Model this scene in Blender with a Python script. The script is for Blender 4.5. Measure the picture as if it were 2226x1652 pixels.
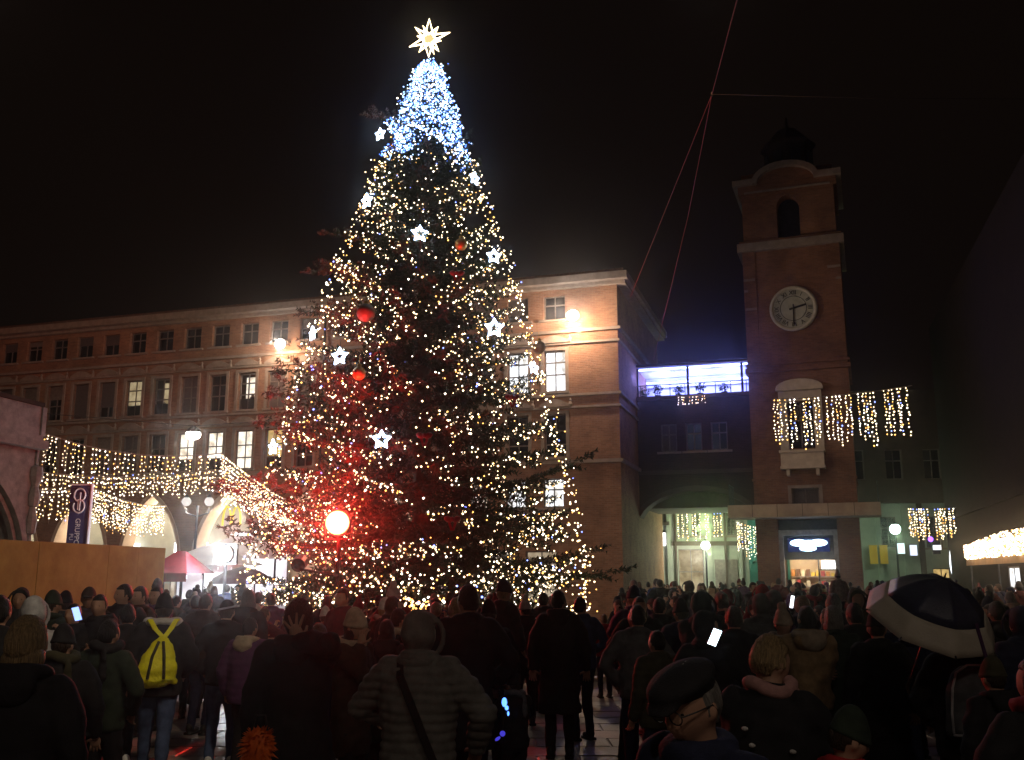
import bpy, bmesh, math, random
from mathutils import Vector, Matrix, Euler
R = math.radians
rnd = random.Random(11)
sc = bpy.context.scene
col = sc.collection
for o in list(bpy.data.objects):
    bpy.data.objects.remove(o)

# ------------------------------------------------------------------ camera, night sky, exposure
PITCH = math.atan(424 / 2100.0)
cam_d = bpy.data.cameras.new("camera")
cam = bpy.data.objects.new("camera", cam_d)
col.objects.link(cam)
cam.location = (0, 0, 2.0)
cam.rotation_euler = (R(90) + PITCH, 0, 0)
cam_d.sensor_width = 36.0
cam_d.lens = 36.0 * 2100 / 2225
cam_d.clip_end = 1500
cam_d.clip_start = 0.05
sc.camera = cam
world = bpy.data.worlds.new("World")
sc.world = world
world.use_nodes = True
wn = world.node_tree.nodes
bgn = wn["Background"]
bgn.inputs[0].default_value = (0.0030, 0.0018, 0.0013, 1)   # overcast night sky with a trace of town glow
bgn.inputs[1].default_value = 1.0
sc.view_settings.view_transform = 'Standard'
sc.view_settings.look = 'None'
sc.view_settings.exposure = 0.0
sc.view_settings.gamma = 1.0
sc.view_settings.use_curve_mapping = False
sc.render.engine = 'CYCLES'
sc.cycles.max_bounces = 5
sc.cycles.diffuse_bounces = 2
sc.cycles.glossy_bounces = 2
sc.cycles.transparent_max_bounces = 6
sc.cycles.transmission_bounces = 3
sc.cycles.volume_bounces = 0
sc.cycles.sample_clamp_indirect = 2.0
sc.cycles.sample_clamp_direct = 0.0
sc.cycles.use_denoising = True
sc.cycles.use_light_tree = True
sc.cycles.caustics_reflective = False
sc.cycles.caustics_refractive = False


# ------------------------------------------------------------------ helpers
def tag(o, label=None, cat=None, group=None, kind=None):
    if label: o["label"] = label
    if cat: o["category"] = cat
    if group: o["group"] = group
    if kind: o["kind"] = kind
    return o


def empty(name, loc=(0, 0, 0), rz=0.0, parent=None):
    o = bpy.data.objects.new(name, None)
    o.empty_display_size = 0.2
    col.objects.link(o)
    o.location = loc
    o.rotation_euler = (0, 0, rz)
    if parent: o.parent = parent
    return o


def link(name, me, parent=None, loc=None, rot=None, scale=None):
    o = bpy.data.objects.new(name, me)
    col.objects.link(o)
    if parent: o.parent = parent
    if loc is not None: o.location = loc
    if rot is not None: o.rotation_euler = rot
    if scale is not None: o.scale = scale
    return o


class MB:
    """collects shapes and links them as one mesh object"""
    def __init__(s):
        s.v, s.f, s.m, s.i = [], [], [], 0

    def face(s, pts):
        n = len(s.v)
        s.v += [tuple(p) for p in pts]
        s.f.append(tuple(range(n, n + len(pts))))
        s.m.append(s.i)

    def add(s, vs, fs):
        n = len(s.v)
        s.v += [tuple(p) for p in vs]
        for f in fs:
            s.f.append(tuple(i + n for i in f))
            s.m.append(s.i)

    def box(s, x0, x1, y0, y1, z0, z1):
        s.add([(x0, y0, z0), (x1, y0, z0), (x1, y1, z0), (x0, y1, z0), (x0, y0, z1), (x1, y0, z1), (x1, y1, z1), (x0, y1, z1)],
              [(0, 3, 2, 1), (4, 5, 6, 7), (0, 1, 5, 4), (1, 2, 6, 5), (2, 3, 7, 6), (3, 0, 4, 7)])

    def obox(s, c, ax, ay, az):
        c, ax, ay, az = Vector(c), Vector(ax), Vector(ay), Vector(az)
        s.add([c - ax - ay - az, c + ax - ay - az, c + ax + ay - az, c - ax + ay - az, c - ax - ay + az, c + ax - ay + az, c + ax + ay + az, c - ax + ay + az],
              [(0, 3, 2, 1), (4, 5, 6, 7), (0, 1, 5, 4), (1, 2, 6, 5), (2, 3, 7, 6), (3, 0, 4, 7)])

    def tube(s, pts, r, n=6, closed=False, caps=True):
        pts = [Vector(p) for p in pts]
        rs = r if isinstance(r, (list, tuple)) else [r] * len(pts)
        base = len(s.v)
        N = len(pts)
        prev = None
        for i, p in enumerate(pts):
            a = pts[(i - 1) % N] if (closed or i > 0) else p
            b = pts[(i + 1) % N] if (closed or i < N - 1) else p
            d = (b - a)
            d = d.normalized() if d.length > 1e-9 else Vector((0, 0, 1))
            if prev is None:
                u = d.cross(Vector((0, 0, 1)))
                if u.length < 1e-3: u = d.cross(Vector((1, 0, 0)))
            else:
                u = prev - d * prev.dot(d)
                if u.length < 1e-3: u = d.cross(Vector((1, 0, 0)))
            u.normalize()
            prev = u
            w = d.cross(u)
            for k in range(n):
                t = 2 * math.pi * k / n
                s.v.append(tuple(p + (u * math.cos(t) + w * math.sin(t)) * rs[i]))
        for i in range(N if closed else N - 1):
            for k in range(n):
                a, b = base + i * n, base + ((i + 1) % N) * n
                s.f.append((a + k, a + (k + 1) % n, b + (k + 1) % n, b + k)); s.m.append(s.i)
        if caps and not closed:
            s.f.append(tuple(base + k for k in reversed(range(n)))); s.m.append(s.i)
            s.f.append(tuple(base + (N - 1) * n + k for k in range(n))); s.m.append(s.i)

    def lathe(s, prof, c=(0, 0, 0), n=12, axis=None):
        """prof: list of (radius, height); closed when radius ends at 0"""
        base = len(s.v)
        M = Matrix.Identity(3)
        if axis is not None:
            M = Vector((0, 0, 1)).rotation_difference(Vector(axis)).to_matrix()
        for r, z in prof:
            for k in range(n):
                t = 2 * math.pi * k / n
                s.v.append(tuple(Vector(c) + M @ Vector((r * math.cos(t), r * math.sin(t), z))))
        for i in range(len(prof) - 1):
            for k in range(n):
                a, b = base + i * n, base + (i + 1) * n
                s.f.append((a + k, a + (k + 1) % n, b + (k + 1) % n, b + k)); s.m.append(s.i)
        s.f.append(tuple(base + k for k in reversed(range(n)))); s.m.append(s.i)
        s.f.append(tuple(base + (len(prof) - 1) * n + k for k in range(n))); s.m.append(s.i)

    def octa(s, c, r):
        x, y, z = c
        s.add([(x + r, y, z), (x - r, y, z), (x, y + r, z), (x, y - r, z), (x, y, z + r), (x, y, z - r)],
              [(0, 2, 4), (2, 1, 4), (1, 3, 4), (3, 0, 4), (2, 0, 5), (1, 2, 5), (3, 1, 5), (0, 3, 5)])

    def ell(s, c, rad, rot=None, n=12, m=8):
        M = (rot.to_matrix() if rot is not None else Matrix.Identity(3))
        base = len(s.v)
        c = Vector(c)
        for i in range(1, m):
            t = math.pi * i / m
            for k in range(n):
                p = 2 * math.pi * k / n
                s.v.append(tuple(c + M @ Vector((rad[0] * math.sin(t) * math.cos(p), rad[1] * math.sin(t) * math.sin(p), rad[2] * math.cos(t)))))
        top = len(s.v); s.v.append(tuple(c + M @ Vector((0, 0, rad[2]))))
        bot = len(s.v); s.v.append(tuple(c + M @ Vector((0, 0, -rad[2]))))
        for i in range(m - 2):
            for k in range(n):
                a, b = base + i * n, base + (i + 1) * n
                s.f.append((a + k, b + k, b + (k + 1) % n, a + (k + 1) % n)); s.m.append(s.i)
        for k in range(n):
            s.f.append((top, base + k, base + (k + 1) % n)); s.m.append(s.i)
            e = base + (m - 2) * n
            s.f.append((bot, e + (k + 1) % n, e + k)); s.m.append(s.i)

    def prism(s, poly, y0, y1):
        """poly: (x, z) outline, extruded along y"""
        n = len(poly)
        base = len(s.v)
        s.v += [(x, y0, z) for x, z in poly] + [(x, y1, z) for x, z in poly]
        s.f.append(tuple(base + k for k in range(n))); s.m.append(s.i)
        s.f.append(tuple(base + n + k for k in reversed(range(n)))); s.m.append(s.i)
        for k in range(n):
            s.f.append((base + k, base + n + k, base + n + (k + 1) % n, base + (k + 1) % n)); s.m.append(s.i)

    def mesh(s, name, mats, smooth=False):
        me = bpy.data.meshes.new(name)
        me.from_pydata(s.v, [], s.f)
        mats = mats if isinstance(mats, (list, tuple)) else [mats]
        for m in mats: me.materials.append(m)
        if len(mats) > 1:
            me.polygons.foreach_set("material_index", s.m)
        if smooth:
            me.polygons.foreach_set("use_smooth", [True] * len(me.polygons))
        me.update()
        return me

    def build(s, name, mats, parent=None, smooth=False, loc=None, rz=None):
        return link(name, s.mesh(name, mats, smooth), parent, loc, None if rz is None else (0, 0, rz))


def wall_grid(mb, u0, u1, z0, z1, holes, y=0.0, depth=0.25):
    """a wall face in the plane y, with rectangular openings (ua, ub, za, zb) and their reveals"""
    us = sorted({u0, u1, *[h[0] for h in holes], *[h[1] for h in holes]})
    zs = sorted({z0, z1, *[h[2] for h in holes], *[h[3] for h in holes]})
    us = [u for u in us if u0 <= u <= u1]; zs = [z for z in zs if z0 <= z <= z1]
    for i in range(len(us) - 1):
        for j in range(len(zs) - 1):
            cu, cz = (us[i] + us[i + 1]) / 2, (zs[j] + zs[j + 1]) / 2
            if any(h[0] < cu < h[1] and h[2] < cz < h[3] for h in holes): continue
            mb.face([(us[i], y, zs[j]), (us[i + 1], y, zs[j]), (us[i + 1], y, zs[j + 1]), (us[i], y, zs[j + 1])])
    for a, b, c, d in holes:
        e = y + depth
        mb.face([(a, y, c), (a, e, c), (a, e, d), (a, y, d)])
        mb.face([(b, y, d), (b, e, d), (b, e, c), (b, y, c)])
        mb.face([(a, y, c), (b, y, c), (b, e, c), (a, e, c)])
        mb.face([(a, y, d), (a, e, d), (b, e, d), (b, y, d)])


def arch_curve(uc, hw, zs, za, n=10, pointed=True):
    """points from the springing on one side over the apex to the other side"""
    pts = []
    if pointed:
        H = za - zs
        # circle through (hw, 0) and (0, H) with its centre on the springing line
        rr = (hw * hw + H * H) / (2 * hw)
        cx = hw - rr
        a1 = math.atan2(H, -cx)
        half = [(cx + rr * math.cos(a1 * k / n), rr * math.sin(a1 * k / n)) for k in range(n + 1)]
        pts = [(uc - x, zs + z) for x, z in half] + [(uc + x, zs + z) for x, z in reversed(half[:-1])]
    else:
        for k in range(2 * n + 1):
            t = math.pi - math.pi * k / (2 * n)
            pts.append((uc + hw * math.cos(t), zs + (za - zs) * math.sin(t)))
    return pts


def arch_bay(mb, u0, u1, z1, uc, hw, zs, za, y=0.0, pointed=True, zbot=0.0):
    """wall bay from zbot to z1 with an arched opening that reaches zbot"""
    c = arch_curve(uc, hw, zs, za, 10, pointed)
    mid = len(c) // 2
    L = [(uc - hw, zbot)] + c[:mid + 1]
    mb.face([(u0, y, zbot)] + [(u, y, z) for u, z in L] + [(uc, y, z1), (u0, y, z1)])
    Rr = c[mid:] + [(uc + hw, zbot)]
    mb.face([(uc, y, z1)] + [(u, y, z) for u, z in Rr] + [(u1, y, zbot), (u1, y, z1)])
    return [(uc - hw, zbot)] + c + [(uc + hw, zbot)]


def band_along(mb, outline, y0, y1):
    """soffit strip that follows an arch outline from y0 to y1"""
    for (a, b), (c, d) in zip(outline[:-1], outline[1:]):
        mb.face([(a, y0, b), (a, y1, b), (c, y1, d), (c, y0, d)])


def archivolt(mb, outline_in, outline_out, y0, y1):
    n = len(outline_in)
    for k in range(n - 1):
        a, b, c, d = outline_in[k], outline_in[k + 1], outline_out[k + 1], outline_out[k]
        P = lambda p, y: (p[0], y, p[1])
        mb.add([P(a, y0), P(b, y0), P(c, y0), P(d, y0), P(a, y1), P(b, y1), P(c, y1), P(d, y1)],
               [(0, 1, 2, 3), (4, 7, 6, 5), (0, 4, 5, 1), (2, 6, 7, 3), (1, 5, 6, 2), (0, 3, 7, 4)])


# ---- pixel of the photograph (in a 2225 x 1652 copy) at a given depth -> point in the square
def at(px, py, Y):
    dx, dz = px - 1112.5, 826 - py
    cp, sp = math.cos(PITCH), math.sin(PITCH)
    v = Vector((dx, 2100 * cp - dz * sp, 2100 * sp + dz * cp))
    return Vector((0, 0, 2.0)) + v * (Y / v.y)


# ------------------------------------------------------------------ materials
def _nt(name):
    m = bpy.data.materials.new(name)
    m.use_nodes = True
    nt = m.node_tree
    b = nt.nodes["Principled BSDF"]
    return m, nt, b


def pmat(name, c1, c2=None, scale=4.0, rough=0.7, bump=0.0, bscale=None, metal=0.0, spec=0.3, detail=5.0, coord='Object'):
    m, nt, b = _nt(name)
    b.inputs["Roughness"].default_value = rough
    b.inputs["Metallic"].default_value = metal
    b.inputs["Specular IOR Level"].default_value = spec
    if c2 is None: c2 = tuple(x * 0.7 for x in c1)
    tc = nt.nodes.new("ShaderNodeTexCoord")
    no = nt.nodes.new("ShaderNodeTexNoise")
    no.inputs["Scale"].default_value = scale
    no.inputs["Detail"].default_value = detail
    no.inputs["Roughness"].default_value = 0.6
    nt.links.new(tc.outputs[coord], no.inputs["Vector"])
    rp = nt.nodes.new("ShaderNodeValToRGB")
    rp.color_ramp.elements[0].position = 0.35
    rp.color_ramp.elements[1].position = 0.68
    rp.color_ramp.elements[0].color = (*c2, 1)
    rp.color_ramp.elements[1].color = (*c1, 1)
    nt.links.new(no.outputs["Fac"], rp.inputs["Fac"])
    nt.links.new(rp.outputs["Color"], b.inputs["Base Color"])
    if bump:
        n2 = nt.nodes.new("ShaderNodeTexNoise")
        n2.inputs["Scale"].default_value = bscale or scale * 6
        n2.inputs["Detail"].default_value = 4
        nt.links.new(tc.outputs[coord], n2.inputs["Vector"])
        bp = nt.nodes.new("ShaderNodeBump")
        bp.inputs["Strength"].default_value = bump
        bp.inputs["Distance"].default_value = 0.02
        nt.links.new(n2.outputs["Fac"], bp.inputs["Height"])
        nt.links.new(bp.outputs["Normal"], b.inputs["Normal"])
    return m


def emat(name, c, strength, sample=True):
    m = bpy.data.materials.new(name)
    m.use_nodes = True
    nt = m.node_tree
    nt.nodes.remove(nt.nodes["Principled BSDF"])
    e = nt.nodes.new("ShaderNodeEmission")
    e.inputs[0].default_value = (*c, 1)
    e.inputs[1].default_value = strength
    nt.links.new(e.outputs[0], nt.nodes["Material Output"].inputs[0])
    m.cycles.emission_sampling = 'AUTO' if sample else 'NONE'
    return m


def brick_mat(name, c1, c2, mortar, plane='xz'):
    m, nt, b = _nt(name)
    b.inputs["Roughness"].default_value = 0.85
    b.inputs["Specular IOR Level"].default_value = 0.2
    tc = nt.nodes.new("ShaderNodeTexCoord")
    sp = nt.nodes.new("ShaderNodeSeparateXYZ")
    ad = nt.nodes.new("ShaderNodeMath"); ad.operation = 'ADD'
    cb = nt.nodes.new("ShaderNodeCombineXYZ")
    nt.links.new(tc.outputs["Object"], sp.inputs[0])
    nt.links.new(sp.outputs[0], ad.inputs[0]); nt.links.new(sp.outputs[1], ad.inputs[1])
    nt.links.new(ad.outputs[0], cb.inputs[0]); nt.links.new(sp.outputs[2], cb.inputs[1])
    br = nt.nodes.new("ShaderNodeTexBrick")
    br.inputs["Scale"].default_value = 1.0
    br.inputs["Brick Width"].default_value = 0.27
    br.inputs["Row Height"].default_value = 0.085
    br.inputs["Mortar Size"].default_value = 0.008
    br.inputs["Color1"].default_value = (*c1, 1)
    br.inputs["Color2"].default_value = (*c2, 1)
    br.inputs["Mortar"].default_value = (*mortar, 1)
    nt.links.new(cb.outputs[0], br.inputs["Vector"])
    no = nt.nodes.new("ShaderNodeTexNoise")
    no.inputs["Scale"].default_value = 0.9; no.inputs["Detail"].default_value = 7; no.inputs["Roughness"].default_value = 0.65
    nt.links.new(tc.outputs["Object"], no.inputs["Vector"])
    rp = nt.nodes.new("ShaderNodeValToRGB")
    rp.color_ramp.elements[0].position = 0.3; rp.color_ramp.elements[0].color = (0.55, 0.5, 0.5, 1)
    rp.color_ramp.elements[1].position = 0.7; rp.color_ramp.elements[1].color = (1.1, 1.05, 1.0, 1)
    nt.links.new(no.outputs["Fac"], rp.inputs["Fac"])
    mx = nt.nodes.new("ShaderNodeMix"); mx.data_type = 'RGBA'; mx.blend_type = 'MULTIPLY'
    mx.inputs["Factor"].default_value = 1.0
    nt.links.new(br.outputs["Color"], mx.inputs["A"]); nt.links.new(rp.outputs["Color"], mx.inputs["B"])
    nt.links.new(mx.outputs["Result"], b.inputs["Base Color"])
    bp = nt.nodes.new("ShaderNodeBump"); bp.inputs["Strength"].default_value = 0.6; bp.inputs["Distance"].default_value = 0.01
    nt.links.new(br.outputs["Fac"], bp.inputs["Height"]); bp.invert = True
    nt.links.new(bp.outputs["Normal"], b.inputs["Normal"])
    return m


M = {}
M['brick'] = brick_mat('red_brick', (0.37, 0.20, 0.125), (0.27, 0.14, 0.085), (0.32, 0.24, 0.18))
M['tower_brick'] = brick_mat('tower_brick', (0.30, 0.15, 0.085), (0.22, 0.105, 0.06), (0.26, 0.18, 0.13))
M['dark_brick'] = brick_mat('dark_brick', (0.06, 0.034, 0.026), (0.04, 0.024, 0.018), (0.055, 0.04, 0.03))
M['blackish_brick'] = brick_mat('blackish_brick', (0.022, 0.013, 0.010), (0.015, 0.009, 0.007), (0.02, 0.014, 0.012))  # brick colour close to black
M['stone'] = pmat('pale_stone', (0.33, 0.265, 0.22), (0.23, 0.18, 0.15), 3.0, 0.8, 0.4)
M['stone_grey'] = pmat('grey_stone', (0.52, 0.50, 0.48), (0.30, 0.29, 0.28), 5.0, 0.85, 0.6, 40)
M['cream'] = pmat('cream_plaster', (0.62, 0.50, 0.38), (0.52, 0.40, 0.30), 1.5, 0.8, 0.2)
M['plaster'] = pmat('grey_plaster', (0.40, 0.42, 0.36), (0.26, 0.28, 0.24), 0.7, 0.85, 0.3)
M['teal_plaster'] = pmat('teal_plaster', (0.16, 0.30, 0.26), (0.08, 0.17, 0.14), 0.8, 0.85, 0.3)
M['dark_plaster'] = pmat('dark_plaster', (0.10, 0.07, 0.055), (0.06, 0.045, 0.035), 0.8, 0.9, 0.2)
M['white_paint'] = pmat('white_paint', (0.75, 0.75, 0.78), (0.66, 0.66, 0.70), 1.0, 0.6)
M['frame'] = pmat('window_frame_paint', (0.20, 0.17, 0.15), (0.12, 0.10, 0.09), 6, 0.6)
M['metal'] = pmat('dark_metal', (0.06, 0.06, 0.065), (0.03, 0.03, 0.033), 8, 0.45, 0, None, 0.7)
M['roof'] = pmat('roof_tiles', (0.14, 0.08, 0.06), (0.08, 0.05, 0.04), 8, 0.9, 0.5)
M['concrete'] = pmat('canopy_concrete', (0.46, 0.36, 0.26), (0.34, 0.26, 0.19), 1.6, 0.8, 0.3)
gm, gnt, gb = _nt('window_glass_dark')
gb.inputs["Base Color"].default_value = (0.012, 0.012, 0.015, 1); gb.inputs["Roughness"].default_value = 0.12
M['glass'] = gm
M['blind'] = pmat('drawn_blind', (0.11, 0.09, 0.09), (0.07, 0.06, 0.06), 20, 0.8)


def window_lit(name, c, strength):
    """lit room seen through the panes: uneven light over the glass (ceiling lamps above, furniture below)"""
    m = bpy.data.materials.new(name); m.use_nodes = True
    nt = m.node_tree
    nt.nodes.remove(nt.nodes["Principled BSDF"])
    e = nt.nodes.new("ShaderNodeEmission")
    tc = nt.nodes.new("ShaderNodeTexCoord")
    no = nt.nodes.new("ShaderNodeTexNoise"); no.inputs["Scale"].default_value = 2.3; no.inputs["Detail"].default_value = 3
    nt.links.new(tc.outputs["Object"], no.inputs["Vector"])
    rp = nt.nodes.new("ShaderNodeValToRGB")
    rp.color_ramp.elements[0].position = 0.3; rp.color_ramp.elements[0].color = (c[0] * .45, c[1] * .4, c[2] * .33, 1)
    rp.color_ramp.elements[1].position = 0.6; rp.color_ramp.elements[1].color = (*c, 1)
    nt.links.new(no.outputs["Fac"], rp.inputs["Fac"])
    nt.links.new(rp.outputs["Color"], e.inputs[0])
    e.inputs[1].default_value = strength
    nt.links.new(e.outputs[0], nt.nodes["Material Output"].inputs[0])
    return m


M['lit_white'] = window_lit('lit_window_white', (1.0, 0.93, 0.80), 1.5)
M['lit_cool'] = window_lit('lit_window_cool', (0.92, 0.95, 1.0), 1.7)
M['lit_dim'] = window_lit('lit_window_dim', (0.60, 0.48, 0.28), 0.75)
M['lit_yellow'] = window_lit('lit_window_yellow', (0.95, 0.66, 0.24), 0.75)
M['shop_glow'] = window_lit('lit_shop_panel', (0.9, 0.72, 0.5), 0.55)

M['bulb_warm'] = emat('bulb_warm_white', (1.0, 0.74, 0.42), 6.0)
M['bulb_amber'] = emat('bulb_amber', (1.0, 0.50, 0.12), 4.0)
M['bulb_white'] = emat('bulb_white', (1.0, 0.88, 0.72), 8.0)
M['bulb_blue'] = emat('bulb_blue', (0.20, 0.28, 1.0), 5.0)
M['bulb_ice'] = emat('bulb_ice_white', (0.34, 0.54, 1.0), 5.5)
M['bulb_ice2'] = emat('bulb_ice_blue', (0.10, 0.24, 1.0), 4.0)
BULBS = [M['bulb_warm'], M['bulb_amber'], M['bulb_white'], M['bulb_blue']]
M['wire'] = pmat('light_wire', (0.25, 0.22, 0.2), (0.18, 0.16, 0.15), 10, 0.6)
M['lamp_white'] = emat('lamp_lens_white', (1.0, 0.93, 0.84), 14)
M['lamp_globe'] = emat('lamp_globe_white', (1.0, 0.90, 0.80), 1.6)
M['tube_white'] = emat('fluorescent_tube', (0.95, 0.97, 1.0), 5)


def lens_mat(name, stops, radius, strength):
    """lamp lens with glare painted in: hot in the middle, dimmer toward the rim"""
    m = bpy.data.materials.new(name); m.use_nodes = True
    nt = m.node_tree
    nt.nodes.remove(nt.nodes["Principled BSDF"])
    tc = nt.nodes.new("ShaderNodeTexCoord")
    mp = nt.nodes.new("ShaderNodeVectorMath"); mp.operation = 'LENGTH'
    nt.links.new(tc.outputs["Object"], mp.inputs[0])
    dv = nt.nodes.new("ShaderNodeMath"); dv.operation = 'DIVIDE'; dv.inputs[1].default_value = radius
    nt.links.new(mp.outputs["Value"], dv.inputs[0])
    rp = nt.nodes.new("ShaderNodeValToRGB")
    while len(rp.color_ramp.elements) < len(stops): rp.color_ramp.elements.new(.5)
    for e, (p, c) in zip(rp.color_ramp.elements, stops):
        e.position = p; e.color = (*c, 1)
    nt.links.new(dv.outputs[0], rp.inputs["Fac"])
    e = nt.nodes.new("ShaderNodeEmission"); e.inputs[1].default_value = strength
    nt.links.new(rp.outputs["Color"], e.inputs[0])
    nt.links.new(e.outputs[0], nt.nodes["Material Output"].inputs[0])
    return m


def point(name, loc, energy, color, parent=None, radius=0.1, spot=None, blend=0.5, aim=None):
    ld = bpy.data.lights.new(name, 'SPOT' if spot else 'POINT')
    ld.energy = energy
    ld.color = color
    ld.shadow_soft_size = radius
    if spot:
        ld.spot_size = R(spot); ld.spot_blend = blend
    o = bpy.data.objects.new(name, ld)
    col.objects.link(o)
    if parent: o.parent = parent
    o.location = loc
    if aim is not None:
        o.rotation_euler = Vector(aim).to_track_quat('-Z', 'Y').to_euler()
    return o


M['flood_lens'] = lens_mat('flood_lens_white', ((0, (1, .97, .92)), (.45, (1, .95, .88)), (.66, (.25, .22, .2)), (1.0, (.03, .026, .024))), .50, 24)

# ------------------------------------------------------------------ ground
def ground_mat():
    m, nt, b = _nt('wet_porphyry_paving')
    tc = nt.nodes.new("ShaderNodeNewGeometry")
    no = nt.nodes.new("ShaderNodeTexNoise"); no.inputs["Scale"].default_value = 1.1; no.inputs["Detail"].default_value = 8; no.inputs["Roughness"].default_value = 0.7
    nt.links.new(tc.outputs["Position"], no.inputs["Vector"])
    rp = nt.nodes.new("ShaderNodeValToRGB")
    rp.color_ramp.elements[0].position = 0.32; rp.color_ramp.elements[0].color = (0.11, 0.09, 0.08, 1)
    rp.color_ramp.elements[1].position = 0.7; rp.color_ramp.elements[1].color = (0.40, 0.34, 0.30, 1)
    nt.links.new(no.outputs["Fac"], rp.inputs["Fac"])
    nt.links.new(rp.outputs["Color"], b.inputs["Base Color"])
    n2 = nt.nodes.new("ShaderNodeTexNoise"); n2.inputs["Scale"].default_value = 28; n2.inputs["Detail"].default_value = 6
    nt.links.new(tc.outputs["Position"], n2.inputs["Vector"])
    r2 = nt.nodes.new("ShaderNodeMapRange"); r2.inputs[3].default_value = 0.28; r2.inputs[4].default_value = 0.62
    nt.links.new(no.outputs["Fac"], r2.inputs[0])
    nt.links.new(r2.outputs[0], b.inputs["Roughness"])
    bp = nt.nodes.new("ShaderNodeBump"); bp.inputs["Strength"].default_value = 0.5; bp.inputs["Distance"].default_value = 0.012
    nt.links.new(n2.outputs["Fac"], bp.inputs["Height"]); nt.links.new(bp.outputs["Normal"], b.inputs["Normal"])
    return m


M['paving'] = ground_mat()
M['paving_joint'] = pmat('paving_joint', (0.07, 0.06, 0.055), (0.04, 0.035, 0.03), 4, 0.8)
mb = MB(); mb.face([(-300, -300, -0.012), (300, -300, -0.012), (300, 400, -0.012), (-300, 400, -0.012)])
ground = tag(mb.build('ground', M['paving']), kind='structure', label='wet stone paving of the town square')
slab_me = []
for k in range(5):
    b_ = MB(); w, d = 0.445, 0.295
    b_.add([(-w, -d, -0.01), (w, -d, -0.01), (w, d, -0.01), (-w, d, -0.01), (-w + .012, -d + .012, 0), (w - .012, -d + .012, 0.001), (w - .012, d - .012, 0), (-w + .012, d - .012, -0.001)],
           [(4, 5, 6, 7), (0, 1, 5, 4), (1, 2, 6, 5), (2, 3, 7, 6), (3, 0, 4, 7)])
    c = 0.8 + 0.12 * k
    slab_me.append(b_.mesh('paving_slab', M['paving']))
ns = 0
for j in range(22):
    for i in range(13):
        x = -5.6 + i * 0.905 + (j % 2) * 0.45; y = 7.6 + j * 0.605
        if abs(x / y - 0.02) > 0.42 or ns >= 296: continue
        link('paving_slab', slab_me[(i * 3 + j * 5) % 5], ground, (x, y, rnd.uniform(-0.002, 0.004)), (rnd.uniform(-.004, .004), rnd.uniform(-.004, .004), rnd.choice([0, math.pi])))
        ns += 1


# ================================================================== BUILDINGS
def window(parent, u, z0, z1, w, pane, y=0.22, surround=True, bars=(1,), sill=True, name='window'):
    """window part (frame, stone surround) with its panes as sub-parts"""
    h = w / 2
    f = MB()
    t = 0.06
    f.box(u - h, u - h + t, y - .04, y + .05, z0, z1); f.box(u + h - t, u + h, y - .04, y + .05, z0, z1)
    f.box(u - h + t, u + h - t, y - .04, y + .05, z0, z0 + t); f.box(u - h + t, u + h - t, y - .04, y + .05, z1 - t, z1)
    for k in bars:
        zz = z0 + (z1 - z0) * (k if k < 1 else 0.62)
        f.box(u - h + t, u + h - t, y - .035, y + .045, zz - .03, zz + .03)
    f.box(u - .025, u + .025, y - .03, y + .04, z0 + t, z1 - t)
    o = f.build(name, M['frame'], parent)
    g = MB()
    g.box(u - h + t * .5, u + h - t * .5, y + .01, y + .02, z0 + t * .5, z1 - t * .5)
    g.build('pane', pane, o)
    if surround:
        s = MB()
        s.box(u - h - .16, u - h, -.05, .1, z0 - .02, z1 + .14); s.box(u + h, u + h + .16, -.05, .1, z0 - .02, z1 + .14)
        s.box(u - h, u + h, -.05, .1, z1, z1 + .14)
        s.build('surround', M['stone'], o)
    if sill:
        s = MB(); s.box(u - h - .2, u + h + .2, -.14, .12, z0 - .12, z0 - .022)
        s.build('sill', M['stone'], o)
    return o


def hood(parent, u, z, w):
    """low curved stone hood between two little knobs"""
    m = MB()
    pts = [(u - w / 2, z)] + [(u - w / 2 + w * k / 10, z + .10 + .26 * math.sin(math.pi * k / 10)) for k in range(11)] + [(u + w / 2, z)]
    m.prism(pts, -.16, .02)
    m.lathe([(.09, 0), (.11, .1), (.05, .22), (.07, .3), (.0, .42)], (u + w / 2 + .06, -.08, z), 6)
    return m.build('window_hood', M['stone'], parent)


# ---- the long brick building behind the tree (local x along the facade, y into the building)
ANG = R(17.5)
bp_ = tag(empty('brick_building', (0, 46, 0), -ANG), 'long red brick building with pointed arcade and rows of windows behind the tree', 'building')
US = [-27.32 + 1.79 * k for k in range(-4, 10)] + [2.15 - 1.86 * j for j in range(7, -1, -1)]
US = [u for i, u in enumerate(US) if i == 0 or u - US[i - 1] > 1.2]
holes = []
for u in US:
    holes += [(u - .54, u + .54, 14.15, 15.35), (u - .53, u + .53, 10.6, 12.6), (u - .53, u + .53, 7.45, 9.5)]
MEZ = [2.03, 0.17, -1.74]
UP = (-35.2, 5.25)
w = MB()
wall_grid(w, UP[0], UP[1], 6.5, 15.7, holes, 0, .25)
w.build('wall', M['brick'], bp_)
# arcade with pointed arches on the ground floor
AC = [-34.0 + 4.6 * k for k in range(7)]      # ... -20.2, -15.6 ...
a = MB(); it = MB(); av = MB()
for uc in AC:
    if uc - 2.3 < -35.2: u0 = -35.2
    else: u0 = uc - 2.3
    out = arch_bay(a, u0, uc + 2.3, 6.5, uc, 1.78, 2.75, 6.15)
    band_along(it, out, 0.0, 0.9)
    o_in = out
    o_out = [(uc - 1.98, 0)] + arch_curve(uc, 1.98, 2.75, 6.42, 10) + [(uc + 1.98, 0)]
    archivolt(av, o_in, o_out, -.05, .02)
a.build('arcade_wall', M['brick'], bp_)
it.build('arch_soffit', M['cream'], bp_)
av.build('archivolt', M['cream'], bp_)
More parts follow.
